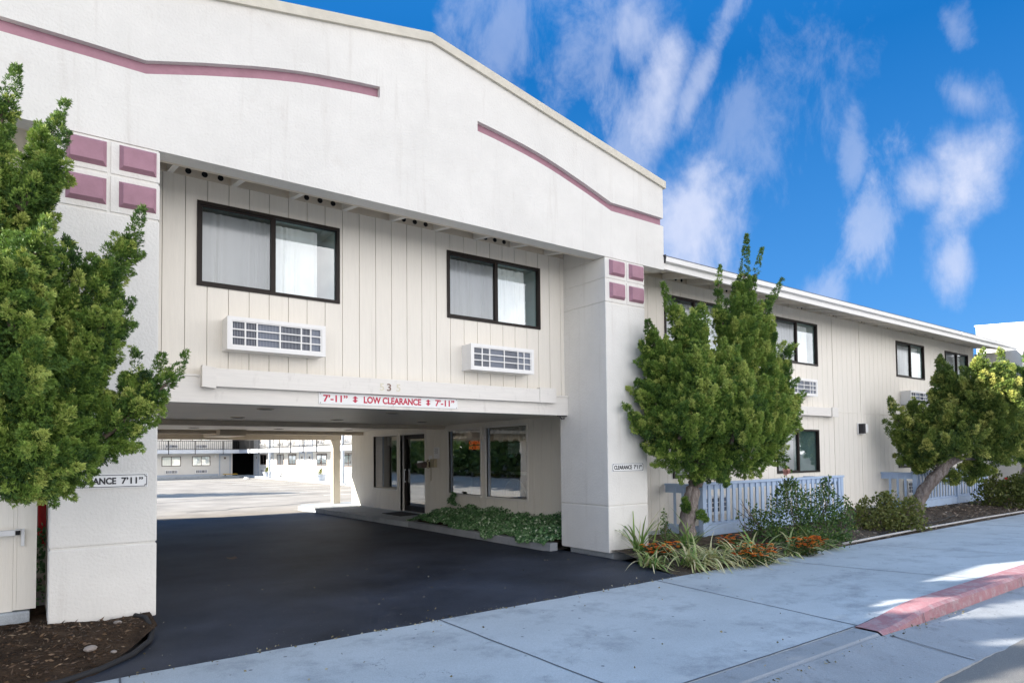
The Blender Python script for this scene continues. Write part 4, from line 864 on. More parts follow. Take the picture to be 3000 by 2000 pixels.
# mulch chips (countless)
rng = np.random.default_rng(8); n = 2600; p = np.stack([rng.uniform(-2.2, 0.95, n), rng.uniform(6.12, 8.1, n), np.zeros(n)], 1)
lim = 0.22 + 0.78*np.clip((p[:, 1]-6.07)/1.2, 0, 1)**0.8; p = p[p[:, 0] < lim-0.05]; p[:, 2] = [bedz(a, b)+0.008 for a, b, c in p]; n = len(p)
d = norm(rng.normal(size=(n, 3))*np.array([1, 1, 0.35]))
cloud_mesh('mulch_chips', blades(p, d, 0.02+0.05*rng.random(n), 0.005+0.006*rng.random(n), rng), None, rng.random(n)*0.8, leafmat('mulch_chip', [(0.0, (0.03, 0.018, 0.012)), (0.6, (0.12, 0.075, 0.045)), (1.0, (0.34, 0.25, 0.16))], 0.0), None, kind='stuff', label='brown bark chips covering the left bed', cat='mulch')
n = 2600; p = np.stack([rng.uniform(11, 26, n), rng.uniform(6.1, 8.2, n), np.zeros(n)], 1); p[:, 2] = [bedz(a, b)+0.008 for a, b, c in p]
d = norm(rng.normal(size=(n, 3))*np.array([1, 1, 0.3]))
cloud_mesh('dry_litter', blades(p, d, 0.04+0.10*rng.random(n), 0.006+0.012*rng.random(n), rng), None, rng.random(n), leafmat('dry_litter', [(0.0, (0.05, 0.035, 0.025)), (0.6, (0.16, 0.12, 0.09)), (1.0, (0.36, 0.30, 0.24))], 0.0), None, kind='stuff', label='dry leaves and twigs on the right bed', cat='leaf litter')
# crumbs of leaf on drive, walk, gutter
n = 520; p = np.stack([rng.uniform(0.6, 9.5, n), rng.uniform(2.9, 9.5, n), np.full(n, G+0.012)], 1)
e = rng.random(n) < 0.55; p[e, 1] = 6.05 + rng.normal(size=e.sum())*0.05
e2 = rng.random(n) < 0.22; p[e2, 1] = 2.93 + rng.normal(size=e2.sum())*0.03; p[e2, 2] = G-0.02; p[e2, 0] = rng.uniform(3.5, 8.2, e2.sum())
d = norm(rng.normal(size=(n, 3))*np.array([1, 1, 0.15]))
cloud_mesh('leaf_crumbs', blades(p, d, 0.012+0.03*rng.random(n), 0.004+0.008*rng.random(n), rng), None, rng.random(n), leafmat('leaf_crumb', [(0.0, (0.05, 0.04, 0.02)), (0.5, (0.22, 0.19, 0.10)), (1.0, (0.40, 0.37, 0.28))], 0.0), None, kind='stuff', label='tiny leaf crumbs along the paving edges', cat='leaf litter')
mb = MB(); mb.grid(lambda u, v: (2.72+.15*u, 11.74+.16*v, G+.01+.035*abs(u-.5)+.01*v), 4, 4); build('fallen_leaf', mb, surf('brown_leaf', (0.16, 0.11, 0.09)), label='single curled brown leaf lying on the dark driveway', cat='leaf')

# ================================================================== railings
def patio_rail(x0, x1, posts, label, ret=True):
    t = thing('patio_railing', label, 'railing', (x0, 7.95, -1.6), 'pale blue patio railings')
    for x in posts:
        mb = MB(); mb.bbox(x-.055, x+.055, 7.90, 8.01, -1.66, -0.63, 0.006); build('post', mb, FENCE, t)
    mb = MB(); mb.bbox(x0-.10, x1+.08, 7.885, 8.03, -0.63, -0.585, 0.005); mb.box(x0, x1, 7.93, 7.975, -0.72, -0.631); build('top_rail', mb, FENCE, t)
    mb = MB(); mb.bbox(x0+.05, x1, 7.915, 7.96, -1.60, -1.40, 0.005); build('bottom_board', mb, FENCE, t)
    mb = MB(); mb.box(x0, x1, 7.965, 8.0, -1.40, -1.34); build('bottom_rail', mb, FENCE, t)
    x = x0 + 0.16; k = 0
    while x < x1 - 0.08:
        if all(abs(x-p) > 0.08 for p in posts):
            mb = MB(); mb.box(x-.045, x+.045, 7.905, 7.929, -1.345, -0.64); build('slat', mb, FENCE, t)
        x += 0.195
    for xx in (x0, x1):
        mb = MB(); mb.box(xx-.045, xx+.045, 8.031, 8.84, -0.66, -0.62); mb.box(xx-.02, xx+.02, 8.031, 8.84, -0.80, -0.661); build('side_rail', mb, FENCE, t)
        mb = MB(); mb.box(xx-.02, xx+.02, 8.02, 8.84, -1.6, -1.42); build('side_board', mb, FENCE, t)
        for yy in (8.2, 8.4, 8.6):
            mb = MB(); mb.box(xx-.032, xx-.0205, yy-.03, yy+.03, -1.5, -0.70); build('slat', mb, FENCE, t)
    return t
patio_rail(10.35, 15.5, (10.35, 12.95, 15.5), 'near pale blue slatted railing behind the rose bush')
patio_rail(19.55, 24.6, (19.55, 22.3, 24.6), 'far pale blue slatted railing under the gold-topped juniper')
t = thing('standpipe', 'small red standpipe at the wall beyond the far railing', 'standpipe', (25.0, 7.6, -1.6))
mb = MB(); mb.tube([(25.0, 7.5, -1.65), (25.0, 7.5, -1.0)], 0.035, 10); build('pipe', mb, REDP, t)
mb = MB(); mb.cyl((25.0, 7.5, -1.0), 0.07, 0.10, 12); mb.cyl((24.92, 7.42, -1.15), 0.045, 0.16, 10, axis='y'); build('valve', mb, REDP, t)

# ================================================================== vegetation
LEFT = [
     [(-0.38, 6.5, 1.66, 0.235), (-0.26, 6.5, 2.48, 0.171), (-0.16, 6.5, 2.86, 0.09), (-0.11, 6.5, 3.16, 0.021)] ,
     [(-0.31, 6.7, 1.23, 0.313), (-0.04, 6.7, 2.07, 0.216), (0.1, 6.7, 2.66, 0.14), (0.22, 6.7, 3.05, 0.03)] ,
     [(-0.09, 6.5, 1.99, 0.191), (0.1, 6.5, 2.33, 0.142), (0.23, 6.4, 2.68, 0.036)] ,
     [(-0.33, 6.3, 0.5, 0.357), (-0.08, 6.1, 1.31, 0.26), (0.06, 6.0, 1.61, 0.098), (0.09, 6.0, 1.81, 0.026)] ,
     [(-0.02, 6.5, 0.88, 0.278), (0.17, 6.5, 1.47, 0.214), (0.26, 6.5, 1.78, 0.036)] ,
     [(0.01, 6.5, 0.26, 0.313), (0.32, 6.5, 1.13, 0.253), (0.51, 6.6, 1.62, 0.18), (0.71, 6.6, 1.89, 0.092), (0.8, 6.6, 2.24, 0.027)] ,
     [(0.15, 6.4, 0.25, 0.261), (0.46, 6.4, 1.06, 0.217), (0.6, 6.5, 1.35, 0.093), (0.59, 6.5, 1.5, 0.03)] ,
     [(0.07, 6.5, -0.02, 0.297), (0.36, 6.5, 0.55, 0.188), (0.54, 6.5, 0.89, 0.118), (0.65, 6.5, 1.18, 0.026)] ,
     [(-0.01, 6.5, -0.16, 0.277), (0.49, 6.5, 0.15, 0.242), (0.79, 6.4, 0.45, 0.164), (1.01, 6.4, 0.69, 0.084), (1.13, 6.4, 0.94, 0.019)] ,
     [(0.55, 6.5, 0.27, 0.166), (0.74, 6.5, 0.68, 0.098), (0.74, 6.5, 0.95, 0.023)] ,
     [(0.74, 6.5, 0.34, 0.151), (0.91, 6.5, 0.69, 0.084), (0.95, 6.5, 0.96, 0.019)] ,
     [(-0.35, 6.5, 0.99, 0.469), (-0.07, 6.5, 0.6, 0.38), (0.01, 6.2, 0.14, 0.315), (-0.04, 6.2, -0.1, 0.237), (-0.06, 6.2, -0.28, 0.138)] ,
     [(-0.41, 6.5, 0.18, 0.463), (-0.17, 6.5, -0.02, 0.374), (0.12, 6.2, -0.07, 0.215), (0.3, 6.3, -0.01, 0.153), (0.47, 6.5, 0.12, 0.117)] ,
     [(-0.18, 6.0, 1.37, 0.253), (-0.1, 5.9, 0.92, 0.25), (-0.12, 5.9, 0.48, 0.249)] ,
     [(-0.05, 6.3, -0.24, 0.167), (0.1, 6.3, -0.16, 0.122)] ,
     [(-0.47, 6.5, 2.18, 0.267), (-0.53, 6.5, 2.67, 0.166), (-0.51, 6.5, 3.19, 0.067)] ,
]
MID = [
     [(10.21, 7.06, 1.46, 0.469), (10.33, 7.03, 2.49, 0.283), (10.44, 7.0, 3.22, 0.103), (10.52, 6.98, 3.95, 0.024)] ,
     [(10.48, 6.99, 2.74, 0.158), (10.69, 6.94, 3.24, 0.064), (10.85, 6.89, 3.74, 0.016)] ,
     [(10.31, 7.04, 1.86, 0.377), (10.76, 6.92, 2.48, 0.191), (11.06, 6.83, 2.83, 0.073), (11.3, 6.77, 3.22, 0.016)] ,
     [(10.13, 7.09, 1.85, 0.273), (9.85, 7.16, 2.5, 0.139), (9.88, 7.15, 3.01, 0.062), (9.93, 7.14, 3.33, 0.016)] ,
     [(9.47, 7.26, 1.05, 0.533), (9.22, 7.33, 1.88, 0.273), (8.93, 7.41, 2.43, 0.135), (8.74, 7.46, 2.91, 0.022)] ,
     [(9.31, 7.3, 1.81, 0.304), (9.45, 7.27, 2.28, 0.199), (9.52, 7.25, 2.59, 0.061)] ,
     [(9.2, 7.33, 0.89, 0.566), (8.7, 7.47, 1.55, 0.312), (8.5, 7.52, 1.99, 0.133), (8.44, 7.54, 2.25, 0.03)] ,
     [(9.03, 7.38, 1.04, 0.45), (8.53, 7.51, 1.54, 0.207), (8.29, 7.58, 1.84, 0.051)] ,
     [(9.28, 7.31, 0.44, 0.642), (8.6, 7.5, 0.8, 0.355), (8.31, 7.57, 1.09, 0.132), (8.21, 7.6, 1.22, 0.029)] ,
     [(9.09, 7.36, -0.01, 0.45), (8.5, 7.52, 0.29, 0.265), (8.14, 7.62, 0.61, 0.131), (8.0, 7.65, 0.79, 0.036)] ,
     [(9.41, 6.97, 0.28, 0.705), (9.52, 6.94, 1.03, 0.597), (9.68, 7.0, 1.57, 0.416)] ,
     [(10.27, 7.05, 0.29, 0.78), (10.58, 6.96, 1.24, 0.514), (10.75, 6.92, 2.04, 0.318), (10.91, 6.88, 2.53, 0.096)] ,
     [(10.65, 6.95, 0.21, 0.592), (11.06, 6.84, 1.09, 0.305), (11.28, 6.78, 1.66, 0.162), (11.51, 6.71, 2.0, 0.033)] ,
     [(10.84, 6.89, 0.29, 0.437), (11.35, 6.76, 0.69, 0.226), (11.58, 6.7, 0.94, 0.098), (11.74, 6.65, 1.11, 0.033)] ,
     [(9.01, 7.39, -0.01, 0.374), (9.53, 7.25, -0.17, 0.35), (10.26, 7.05, -0.1, 0.389), (10.99, 6.86, 0.17, 0.399)] ,
     [(8.72, 7.15, 0.21, 0.507), (8.98, 6.98, 0.86, 0.436), (8.99, 6.98, 1.37, 0.291), (8.98, 6.98, 1.81, 0.073)] ,
     [(9.65, 6.8, 0.13, 0.594), (9.74, 6.67, 0.79, 0.444), (9.76, 6.67, 1.31, 0.148)] ,
]
FAR = [
     [(20.45, 6.94, 0.51, 0.737), (20.14, 7.2, 1.54, 0.481), (19.98, 7.34, 2.1, 0.241), (19.91, 7.4, 2.56, 0.046)] ,
     [(19.9, 7.15, 0.6, 0.593), (19.71, 7.56, 0.89, 0.315), (19.66, 7.6, 1.08, 0.093)] ,
     [(20.13, 7.21, 1.07, 0.462), (19.81, 7.48, 1.45, 0.222), (19.68, 7.59, 1.64, 0.056)] ,
     [(20.66, 6.5, 0.5, 0.682), (20.22, 6.49, 1.39, 0.502), (20.03, 6.51, 2.01, 0.286), (20.1, 6.46, 2.62, 0.054)] ,
     [(20.69, 6.35, 0.77, 0.588), (20.46, 6.15, 1.64, 0.374), (20.34, 6.12, 2.17, 0.195), (20.33, 6.13, 2.54, 0.044)] ,
     [(20.85, 6.61, 0.14, 0.643), (21.2, 6.31, 0.68, 0.413), (21.33, 6.2, 1.23, 0.184), (21.37, 6.17, 1.69, 0.055)] ,
     [(20.64, 6.78, 0.05, 0.506), (21.12, 6.38, 0.23, 0.477), (21.39, 6.16, 0.68, 0.257), (21.44, 6.11, 1.05, 0.073)] ,
     [(19.89, 7.41, -0.12, 0.553), (19.36, 7.86, 0.44, 0.352), (19.03, 8.14, 0.81, 0.223), (18.87, 8.27, 1.42, 0.046)] ,
     [(19.75, 7.53, -0.31, 0.369), (19.28, 7.92, 0.07, 0.278), (18.95, 8.2, 0.44, 0.167), (18.76, 8.36, 0.8, 0.037)] ,
     [(19.61, 7.64, -0.4, 0.388), (19.14, 8.04, -0.02, 0.259)] ,
     [(19.76, 7.52, 0.25, 0.462), (19.37, 7.84, 1.09, 0.222), (19.35, 7.87, 1.35, 0.074)] ,
     [(19.74, 7.54, -0.72, 0.203), (20.15, 7.2, -0.73, 0.239), (20.56, 6.85, -0.55, 0.349), (20.98, 6.5, -0.05, 0.386)] ,
     [(20.26, 6.71, 0.68, 0.634), (20.14, 6.81, 1.23, 0.454)] ,
     [(19.25, 7.29, -0.16, 0.323), (19.62, 6.98, 0.19, 0.413), (20.02, 6.65, 0.23, 0.412)] ,
     [(19.1, 7.69, -0.21, 0.309), (19.33, 7.36, 0.15, 0.361)] ,
]
EDGE = [
     [(25.38, 6.45, -0.07, 0.841), (25.11, 6.76, 1.2, 0.529), (24.93, 6.99, 2.06, 0.234), (24.8, 7.14, 2.55, 0.053)] ,
     [(25.26, 6.59, -0.39, 0.632), (24.86, 7.07, 0.26, 0.297), (24.66, 7.31, 0.47, 0.107)] ,
     [(25.23, 6.62, 1.2, 0.74), (25.22, 6.64, 3.32, 0.318), (25.23, 6.63, 3.75, 0.085)] ,
     [(25.14, 6.74, -0.59, 0.317), (24.85, 7.08, -0.33, 0.127), (24.76, 7.19, -0.27, 0.053)] ,
]
ROSE = [
     [(11.55, 6.8, -1.71, 0.605), (11.5, 6.82, -1.14, 0.478), (11.46, 6.85, -0.63, 0.14), (11.45, 6.85, -0.38, 0.051)] ,
     [(11.96, 6.56, -1.66, 0.544), (12.03, 6.52, -1.09, 0.353), (12.13, 6.46, -0.64, 0.116), (12.16, 6.45, -0.48, 0.039)] ,
     [(11.14, 7.03, -1.7, 0.444), (10.98, 7.13, -1.32, 0.222), (10.81, 7.22, -1.0, 0.076), (10.64, 7.32, -0.88, 0.025)] ,
     [(12.25, 6.39, -1.73, 0.385), (12.39, 6.31, -1.16, 0.193), (12.45, 6.28, -0.91, 0.052)] ,
     [(10.8, 7.23, -1.5, 0.139), (10.61, 7.34, -1.18, 0.063)] ,
     [(10.61, 6.76, -1.69, 0.364), (11.06, 6.39, -1.75, 0.363), (11.67, 6.15, -1.72, 0.307)] ,
]
GOLD = [
     [(14.28, 7.07, -1.76, 0.33), (14.45, 6.92, -1.33, 0.205), (14.48, 6.9, -1.07, 0.059)] ,
     [(14.66, 6.75, -1.69, 0.438), (14.83, 6.6, -1.26, 0.329), (14.78, 6.64, -0.96, 0.073)] ,
     [(15.04, 6.43, -1.62, 0.379), (15.21, 6.29, -1.26, 0.219), (15.16, 6.33, -1.08, 0.058)] ,
     [(14.28, 7.07, -1.91, 0.22), (14.82, 6.62, -1.84, 0.255), (15.31, 6.2, -1.62, 0.218)] ,
]
RIGHTB = [
     [(22.29, 7.21, -1.62, 0.394), (22.43, 7.07, -1.03, 0.217), (22.51, 6.99, -0.69, 0.059)] ,
     [(22.67, 6.83, -1.62, 0.491), (22.75, 6.75, -1.13, 0.245)] ,
     [(23.05, 6.45, -1.52, 0.586), (22.94, 6.56, -0.94, 0.196)] ,
]
T2trunk = [
     [(9.31, 7.5, -1.53, 0.149), (9.32, 7.5, -1.29, 0.138), (9.39, 7.48, -0.99, 0.132), (9.47, 7.46, -0.64, 0.12), (9.6, 7.42, -0.34, 0.109), (9.9, 7.34, 0.27, 0.086), (10.21, 7.26, 1.07, 0.056)] ,
     [(9.6, 7.42, -0.34, 0.085), (9.26, 7.51, 0.15, 0.054), (9.0, 7.59, 0.62, 0.03)] ,
     [(9.67, 7.4, -0.28, 0.079), (10.41, 7.21, 0.14, 0.05), (11.19, 7.0, 0.65, 0.032)] ,
]
T3trunk = [
     [(19.15, 7.83, -1.58, 0.155), (19.33, 7.68, -1.12, 0.155), (19.54, 7.5, -0.76, 0.155), (19.82, 7.27, -0.4, 0.128), (20.13, 7.01, 0.05, 0.1), (20.35, 6.82, 0.78, 0.064)] ,
     [(19.61, 7.44, -0.67, 0.091), (19.99, 7.13, -0.31, 0.064), (20.47, 6.73, -0.04, 0.036)] ,
     [(19.72, 7.36, -0.49, 0.082), (19.33, 7.68, 0.16, 0.046)] ,
     [(19.99, 7.12, -0.22, 0.064), (20.53, 6.68, -0.27, 0.036)] ,
]
ET = [
     [(24.86, 7.07, -2.18, 0.127), (24.87, 7.06, -1.33, 0.127), (24.93, 6.99, -0.7, 0.127), (25.15, 6.72, 0.14, 0.106)] ,
]

def trunk(chains, material, parent, seed=0):
    mb = MB()
    for ci, ch in enumerate(chains):
        pts = []; rs = []
        for a, b in zip(ch[:-1], ch[1:]):
            for k in range(5):
                t = k/5; pts.append(Vector(a[:3])*(1-t) + Vector(b[:3])*t); rs.append(a[3]*(1-t) + b[3]*t)
        pts.append(Vector(ch[-1][:3])); rs.append(ch[-1][3])
        if ci == 0: pts[0].z -= 0.1; rs[0] *= 1.15
        pts = [p + Vector((noise.noise(p*3+Vector((seed, 0, 0))), noise.noise(p*3+Vector((9, seed, 0))), 0))*0.03 for p in pts]
        mb.tube(pts, rs, 14, 0.35, seed+ci)
    return build('trunk' if True else '', mb, material, parent, True)
def limbs(chains, parent, seed=0):
    mb = MB(); rg = random.Random(seed)
    for ch in chains:
        if len(ch) < 3: continue
        pts = [Vector(p[:3]) for p in ch[:-1]]; mb.tube(pts, [max(0.008, 0.035-0.011*i) for i in range(len(pts))], 6, 0.2, seed)
    return build('limbs', mb, BARKD, parent, True)
t1 = thing('juniper_tree', 'big green juniper cropped by the left edge in front of the left pier', 'tree', (-0.55, 6.6, -1.65), 'upright junipers along the front')
trunk([[(-0.65, 6.6, -1.66, 0.14), (-0.6, 6.6, -1.0, 0.12), (-0.45, 6.55, -0.4, 0.11), (-0.3, 6.5, 0.3, 0.09), (-0.3, 6.5, 1.2, 0.06)]], BARK, t1, 1); limbs(LEFT, t1, 1)
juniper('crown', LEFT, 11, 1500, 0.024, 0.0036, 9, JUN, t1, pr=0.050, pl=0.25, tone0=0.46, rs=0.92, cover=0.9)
t2 = thing('juniper_tree', 'tall spiky juniper with pale trunk right of the right pier', 'tree', (9.31, 7.5, -1.6), 'upright junipers along the front')
trunk(T2trunk, BARK, t2, 2); limbs(MID, t2, 2)
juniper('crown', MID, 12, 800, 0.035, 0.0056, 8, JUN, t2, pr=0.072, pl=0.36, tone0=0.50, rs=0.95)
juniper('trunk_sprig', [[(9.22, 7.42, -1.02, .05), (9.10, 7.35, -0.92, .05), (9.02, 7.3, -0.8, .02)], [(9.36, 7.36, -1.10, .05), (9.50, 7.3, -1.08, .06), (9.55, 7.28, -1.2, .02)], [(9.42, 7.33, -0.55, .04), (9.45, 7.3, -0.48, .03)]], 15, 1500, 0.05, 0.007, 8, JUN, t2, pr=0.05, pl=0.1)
t3 = thing('juniper_tree', 'leaning juniper with gold sunlit top before the far railing', 'tree', (19.15, 7.83, -1.6), 'upright junipers along the front')
trunk(T3trunk, BARK, t3, 3); limbs(FAR, t3, 3)
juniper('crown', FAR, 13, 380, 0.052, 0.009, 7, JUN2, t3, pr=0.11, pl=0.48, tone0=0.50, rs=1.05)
t4 = thing('juniper_tree', 'dark juniper cropped by the right edge beyond the far railing', 'tree', (24.9, 7.0, -1.65), 'upright junipers along the front')
trunk(ET, BARK, t4, 4)
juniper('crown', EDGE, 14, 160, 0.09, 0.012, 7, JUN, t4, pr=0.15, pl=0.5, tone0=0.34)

OFF = [[(0, 0, -0.2, .45), (0, 0, 1.0, .5), (0.1, 0, 2.2, .3), (0.15, 0, 3.1, .05)], [(0, 0, 0.4, .4), (-0.7, 0.1, 1.5, .25), (-0.9, 0.1, 2.4, .04)], [(0, 0, 0.4, .4), (0.7, -0.2, 1.4, .22), (0.85, -0.2, 2.3, .04)], [(0, 0, 0.8, .35), (-0.2, -0.6, 2.0, .2), (-0.2, -0.7, 2.9, .04)]]  # crown of the unseen junipers added to dapple the sunlit street
for i, (x, y, h, lab) in enumerate(((-2.6, 6.35, 0.75, 'green juniper of the same row just beyond the left edge'), (-4.7, 6.3, 0.95, 'second green juniper of the row beyond the left edge'), (-7.2, 6.3, 0.9, 'third green juniper of the row beyond the left edge'))):
    ch = [[(x+a, y+b, c+h, r) for a, b, c, r in q] for q in OFF]
    t = thing('juniper_tree', lab, 'tree', (x, y, -1.65), 'upright junipers along the front')
    trunk([[(x, y, -1.66, .13), (x+.05, y, -0.8, .11), (x, y, 0.2, .09), (x, y, 1.5, .05)]], BARK, t, 7+i)
    juniper('crown', ch, 90+i, 140, 0.10, 0.014, 7, JUN, t, pr=0.15, pl=0.5)
def stems(chains, parent, seed, k=5, r=0.008):
    mb = MB(); rg = random.Random(seed)
    for ch in chains:
        a = Vector(ch[0][:3]); a.z = -1.66
        for j in range(k):
            e = Vector(ch[-1][:3]) + Vector((rg.uniform(-.15, .15), rg.uniform(-.1, .1), rg.uniform(-.25, 0.02)))
            mdl = (a+e)/2 + Vector((rg.uniform(-.15, .15), rg.uniform(-.1, .1), 0.05)); mb.tube([a + Vector((rg.uniform(-.1, .1), rg.uniform(-.1, .1), 0)), mdl, e], [r, r*.8, r*.5], 5)
    build('stems', mb, BARKD, parent)
t = thing('rose_bush', 'tall leafy rose bush in front of the near pale blue railing', 'bush', (11.6, 6.8, -1.65), 'bushes in the right bed')
stems(ROSE, t, 3); leaves('foliage', ROSE, 31, 11000, 0.046, ROSEL, t, spread=0.98)
mb = MB(); 
rng = np.random.default_rng(4); n = 70; c = np.array([11.40, 6.85, -0.38]); rad = norm(rng.normal(size=(n, 3))); pp = c + rad*0.035*rng.random((n, 1)); dd = norm(rad + np.array([0, 0, .5]))
side = norm(np.cross(dd, rng.normal(size=(n, 3))))*0.03
cloud_mesh('bloom', np.stack([pp, pp+dd*.03+side, pp+dd*.055, pp+dd*.03-side], 1), None, rng.random(n), ROSEP, t)
t = thing('olive_shrub', 'low olive-gold shrub between the rose bush and the far juniper', 'bush', (14.8, 6.7, -1.65), 'bushes in the right bed')
stems(GOLD, t, 4); leaves('foliage', GOLD, 32, 7500, 0.055, OLIVE, t, spread=1.1)
t = thing('green_shrub', 'low green shrub at the right edge by the far end of the bed', 'bush', (22.6, 6.9, -1.65), 'bushes in the right bed')
stems(RIGHTB, t, 5); leaves('foliage', RIGHTB, 33, 5200, 0.075, OLIVE, t, spread=1.1, tone0=0.25)
# ivy over the planter
rng = np.random.default_rng(21); n = 24000; u = rng.random(n); v = rng.random(n)
xx = 7.50 + 1.09*u; yy = 9.03 + 5.6*v
hgt = 0.12 + 0.23*u**0.8 + 0.06*np.sin(v*23+u*4)*np.sin(v*9) - 0.14*np.clip((v-0.82)/0.18, 0, 1)
hm = np.array([0.10*noise.noise(Vector((a*3.2, b*3.2, 0))) + 0.05*noise.noise(Vector((a*9, b*9, 2))) for a, b in zip(xx, yy)])
zz = -1.60 + (hgt + hm)*(0.55 + 0.45*rng.random(n))
P1 = np.stack([xx, yy, zz], 1)
n2 = 2400; v = rng.random(n2); w = rng.random(n2); ys = 9.1 + 3.4*v; sp_ = np.array([max(0, noise.noise(Vector((b*1.7, 5, 0)))+0.35) for b in ys])   # trailing over the kerb
P2 = np.stack([7.50 - 0.24*w*sp_, ys, -1.54 - 0.15*w*sp_ + 0.04*rng.random(n2)], 1)
n3 = 420; tt = rng.random(n3); P3 = np.stack([8.53 - 0.06*rng.random(n3), 14.0 + 0.15*np.sin(tt*5) + 0.16*(1-tt)*rng.normal(size=n3)*0.7 + 0.05*rng.normal(size=n3) + 0.25*tt - 0.1, -1.25 + 0.32*tt], 1)
P = np.concatenate([P1, P2, P3]); n = len(P)
nrmv = norm(np.array([-0.45, -0.1, 1.0]) + rng.normal(size=(n, 3))*0.45); a = norm(np.cross(nrmv, rng.normal(size=(n, 3)))); b = np.cross(nrmv, a); s = (0.015 + 0.020*rng.random(n))[:, None]
Q = np.stack([P - a*s, P - b*s*0.75, P + a*s*1.2, P + b*s*0.75], 1)
tone = 0.42 + 0.22*rng.normal(size=n) + np.where(rng.random(n) < 0.16, 0.5, 0)
cloud_mesh('ivy', Q, None, tone, IVY, None, kind='stuff', label='dark green ivy mat spilling over the kerb under the lobby windows', cat='ivy')
# daylily clumps: arching blades
def blade_clump(name, x, y, n, ln, seed, label, tone0, parent=None, droop=1.0, lean=(0, 0), group='strappy daylily clumps', wid=0.018):
    rng = np.random.default_rng(seed); Q = []; T_ = []
    for i in range(n):
        a = rng.random()*6.283; L_ = ln*(0.55 + 0.6*rng.random()); d = np.array([math.cos(a) + lean[0], math.sin(a) + lean[1], 0])*(0.35 + 0.45*rng.random())
        p = np.array([x + rng.normal()*0.07, y + rng.normal()*0.07, bedz(x, y) + 0.0]); v = np.array([d[0], d[1], 1.05]); v /= np.linalg.norm(v)
        dr = droop*(0.12 + 0.22*rng.random()); w = wid*(0.6 + 0.6*rng.random()); k = 8; tn = tone0 + rng.normal()*0.2
        sd_ = np.cross(v, [0, 0, 1.0]); sd_ = sd_/(np.linalg.norm(sd_)+1e-6); pts = [p]
        for j in range(k):
            v = v + np.array([d[0]*0.14, d[1]*0.14, -dr]); v = v/np.linalg.norm(v); q = pts[-1] + v*L_/k
            if q[2] < G+0.015: q[2] = G+0.015
            pts.append(q)
        for j in range(k):
            w0 = w*(1-(j/k)**2); w1 = w*(1-((j+1)/k)**2)
            Q.append([pts[j]-sd_*w0, pts[j+1]-sd_*w1, pts[j+1]+sd_*w1, pts[j]+sd_*w0]); T_.append(tn + 0.25*j/k)
    return cloud_mesh(name, np.array(Q), None, np.array(T_), BLADE, parent, label=label, cat='plant', group=group)
DL = [(7.50, 6.75, 50, 0.50, 'straw and green strappy plant sprawling onto the driveway corner', 0.30),
      (7.98, 6.42, 70, 0.66, 'pale bleached strappy clump right before the middle juniper', 0.48),
      (8.42, 6.32, 70, 0.66, 'large straw strappy clump between two marigold patches', 0.58),
      (8.92, 6.22, 70, 0.72, 'arching green and straw clump over the orange flowers', 0.38),
      (9.45, 6.22, 60, 0.70, 'right-leaning strappy clump before the rose bush', 0.34),
      (10.3, 6.15, 36, 0.60, 'thin strappy clump by the rightmost marigolds', 0.40),
      (11.2, 6.25, 44, 0.6, 'half dry strappy tuft right of the rightmost marigolds', 0.35),
      (8.05, 7.45, 30, 0.75, 'upright green blades at the foot of the right pier', 0.08),
      (8.95, 7.2, 40, 0.70, 'green grassy blades at the foot of the middle juniper', 0.10)]
for i, (x, y, n, ln, lab, tn) in enumerate(DL): blade_clump('daylily', x, y, n, ln*1.18, 40+i, lab, tn, droop=0.35 if i > 6 else 1.0, lean=(0.2, -0.35) if i < 7 else (0, 0))
def marigold(x, y, r, n, seed, label):
    t = thing('marigold', label, 'flowers', (x, y, bedz(x, y)), 'marigold patches')
    leaves('foliage', [[(x-r*.6, y, -1.66, r*.55), (x+r*.6, y, -1.66, r*.55)]], seed, int(1500*r/0.25), 0.035, MARI, t, tone0=0.5)
    rng = np.random.default_rng(seed); Q = []; T_ = []
    for i in range(n):
        c = np.array([x + rng.uniform(-1, 1)*r*1.15, y + rng.uniform(-1, 0.6)*r*0.7, -1.58 + 0.16*rng.random()]); rr = 0.020 + 0.020*rng.random(); tn = rng.random()
        for k in range(9):
            a = k*0.7; d = np.array([math.cos(a), math.sin(a), 0.3*rng.random()]); s_ = np.array([-math.sin(a), math.cos(a), 0])*rr*0.5
            Q.append([c, c + d*rr*.7 + s_ + [0, 0, .006], c + d*rr, c + d*rr*.7 - s_ + [0, 0, .006]]); T_.append(tn)
    cloud_mesh('blooms', np.array(Q), None, np.array(T_), FLOWER, t, kind='stuff')
marigold(8.0, 7.05, 0.30, 80, 51, 'orange marigolds at the foot of the right pier')
marigold(9.75, 6.95, 0.28, 50, 52, 'rusty orange marigolds under the near pale blue railing')
marigold(8.95, 5.98, 0.36, 90, 53, 'orange marigolds spilling onto the walk under arching blades')
marigold(10.45, 5.98, 0.32, 90, 54, 'round orange marigold mound at the walk right of the strappy clumps')
wd_ = thing('weed', 'thin feathery weed between right pier and juniper trunk', 'weed', (8.55, 7.3, -1.6))
WDC = [[(8.55, 7.3, -1.6, .10), (8.5, 7.3, -1.25, .07), (8.48, 7.3, -0.98, .02)]]
stems(WDC, wd_, 9, 5, 0.006); leaves('foliage', WDC, 61, 420, 0.035, ROSEL, wd_)
leaves('groundcover', [[(11.2, 6.45, -1.68, .1), (12.6, 6.4, -1.68, .1)]], 62, 900, 0.045, ROSEL, None, kind='stuff', label='low blue green groundcover at the bed corner', cat='groundcover')

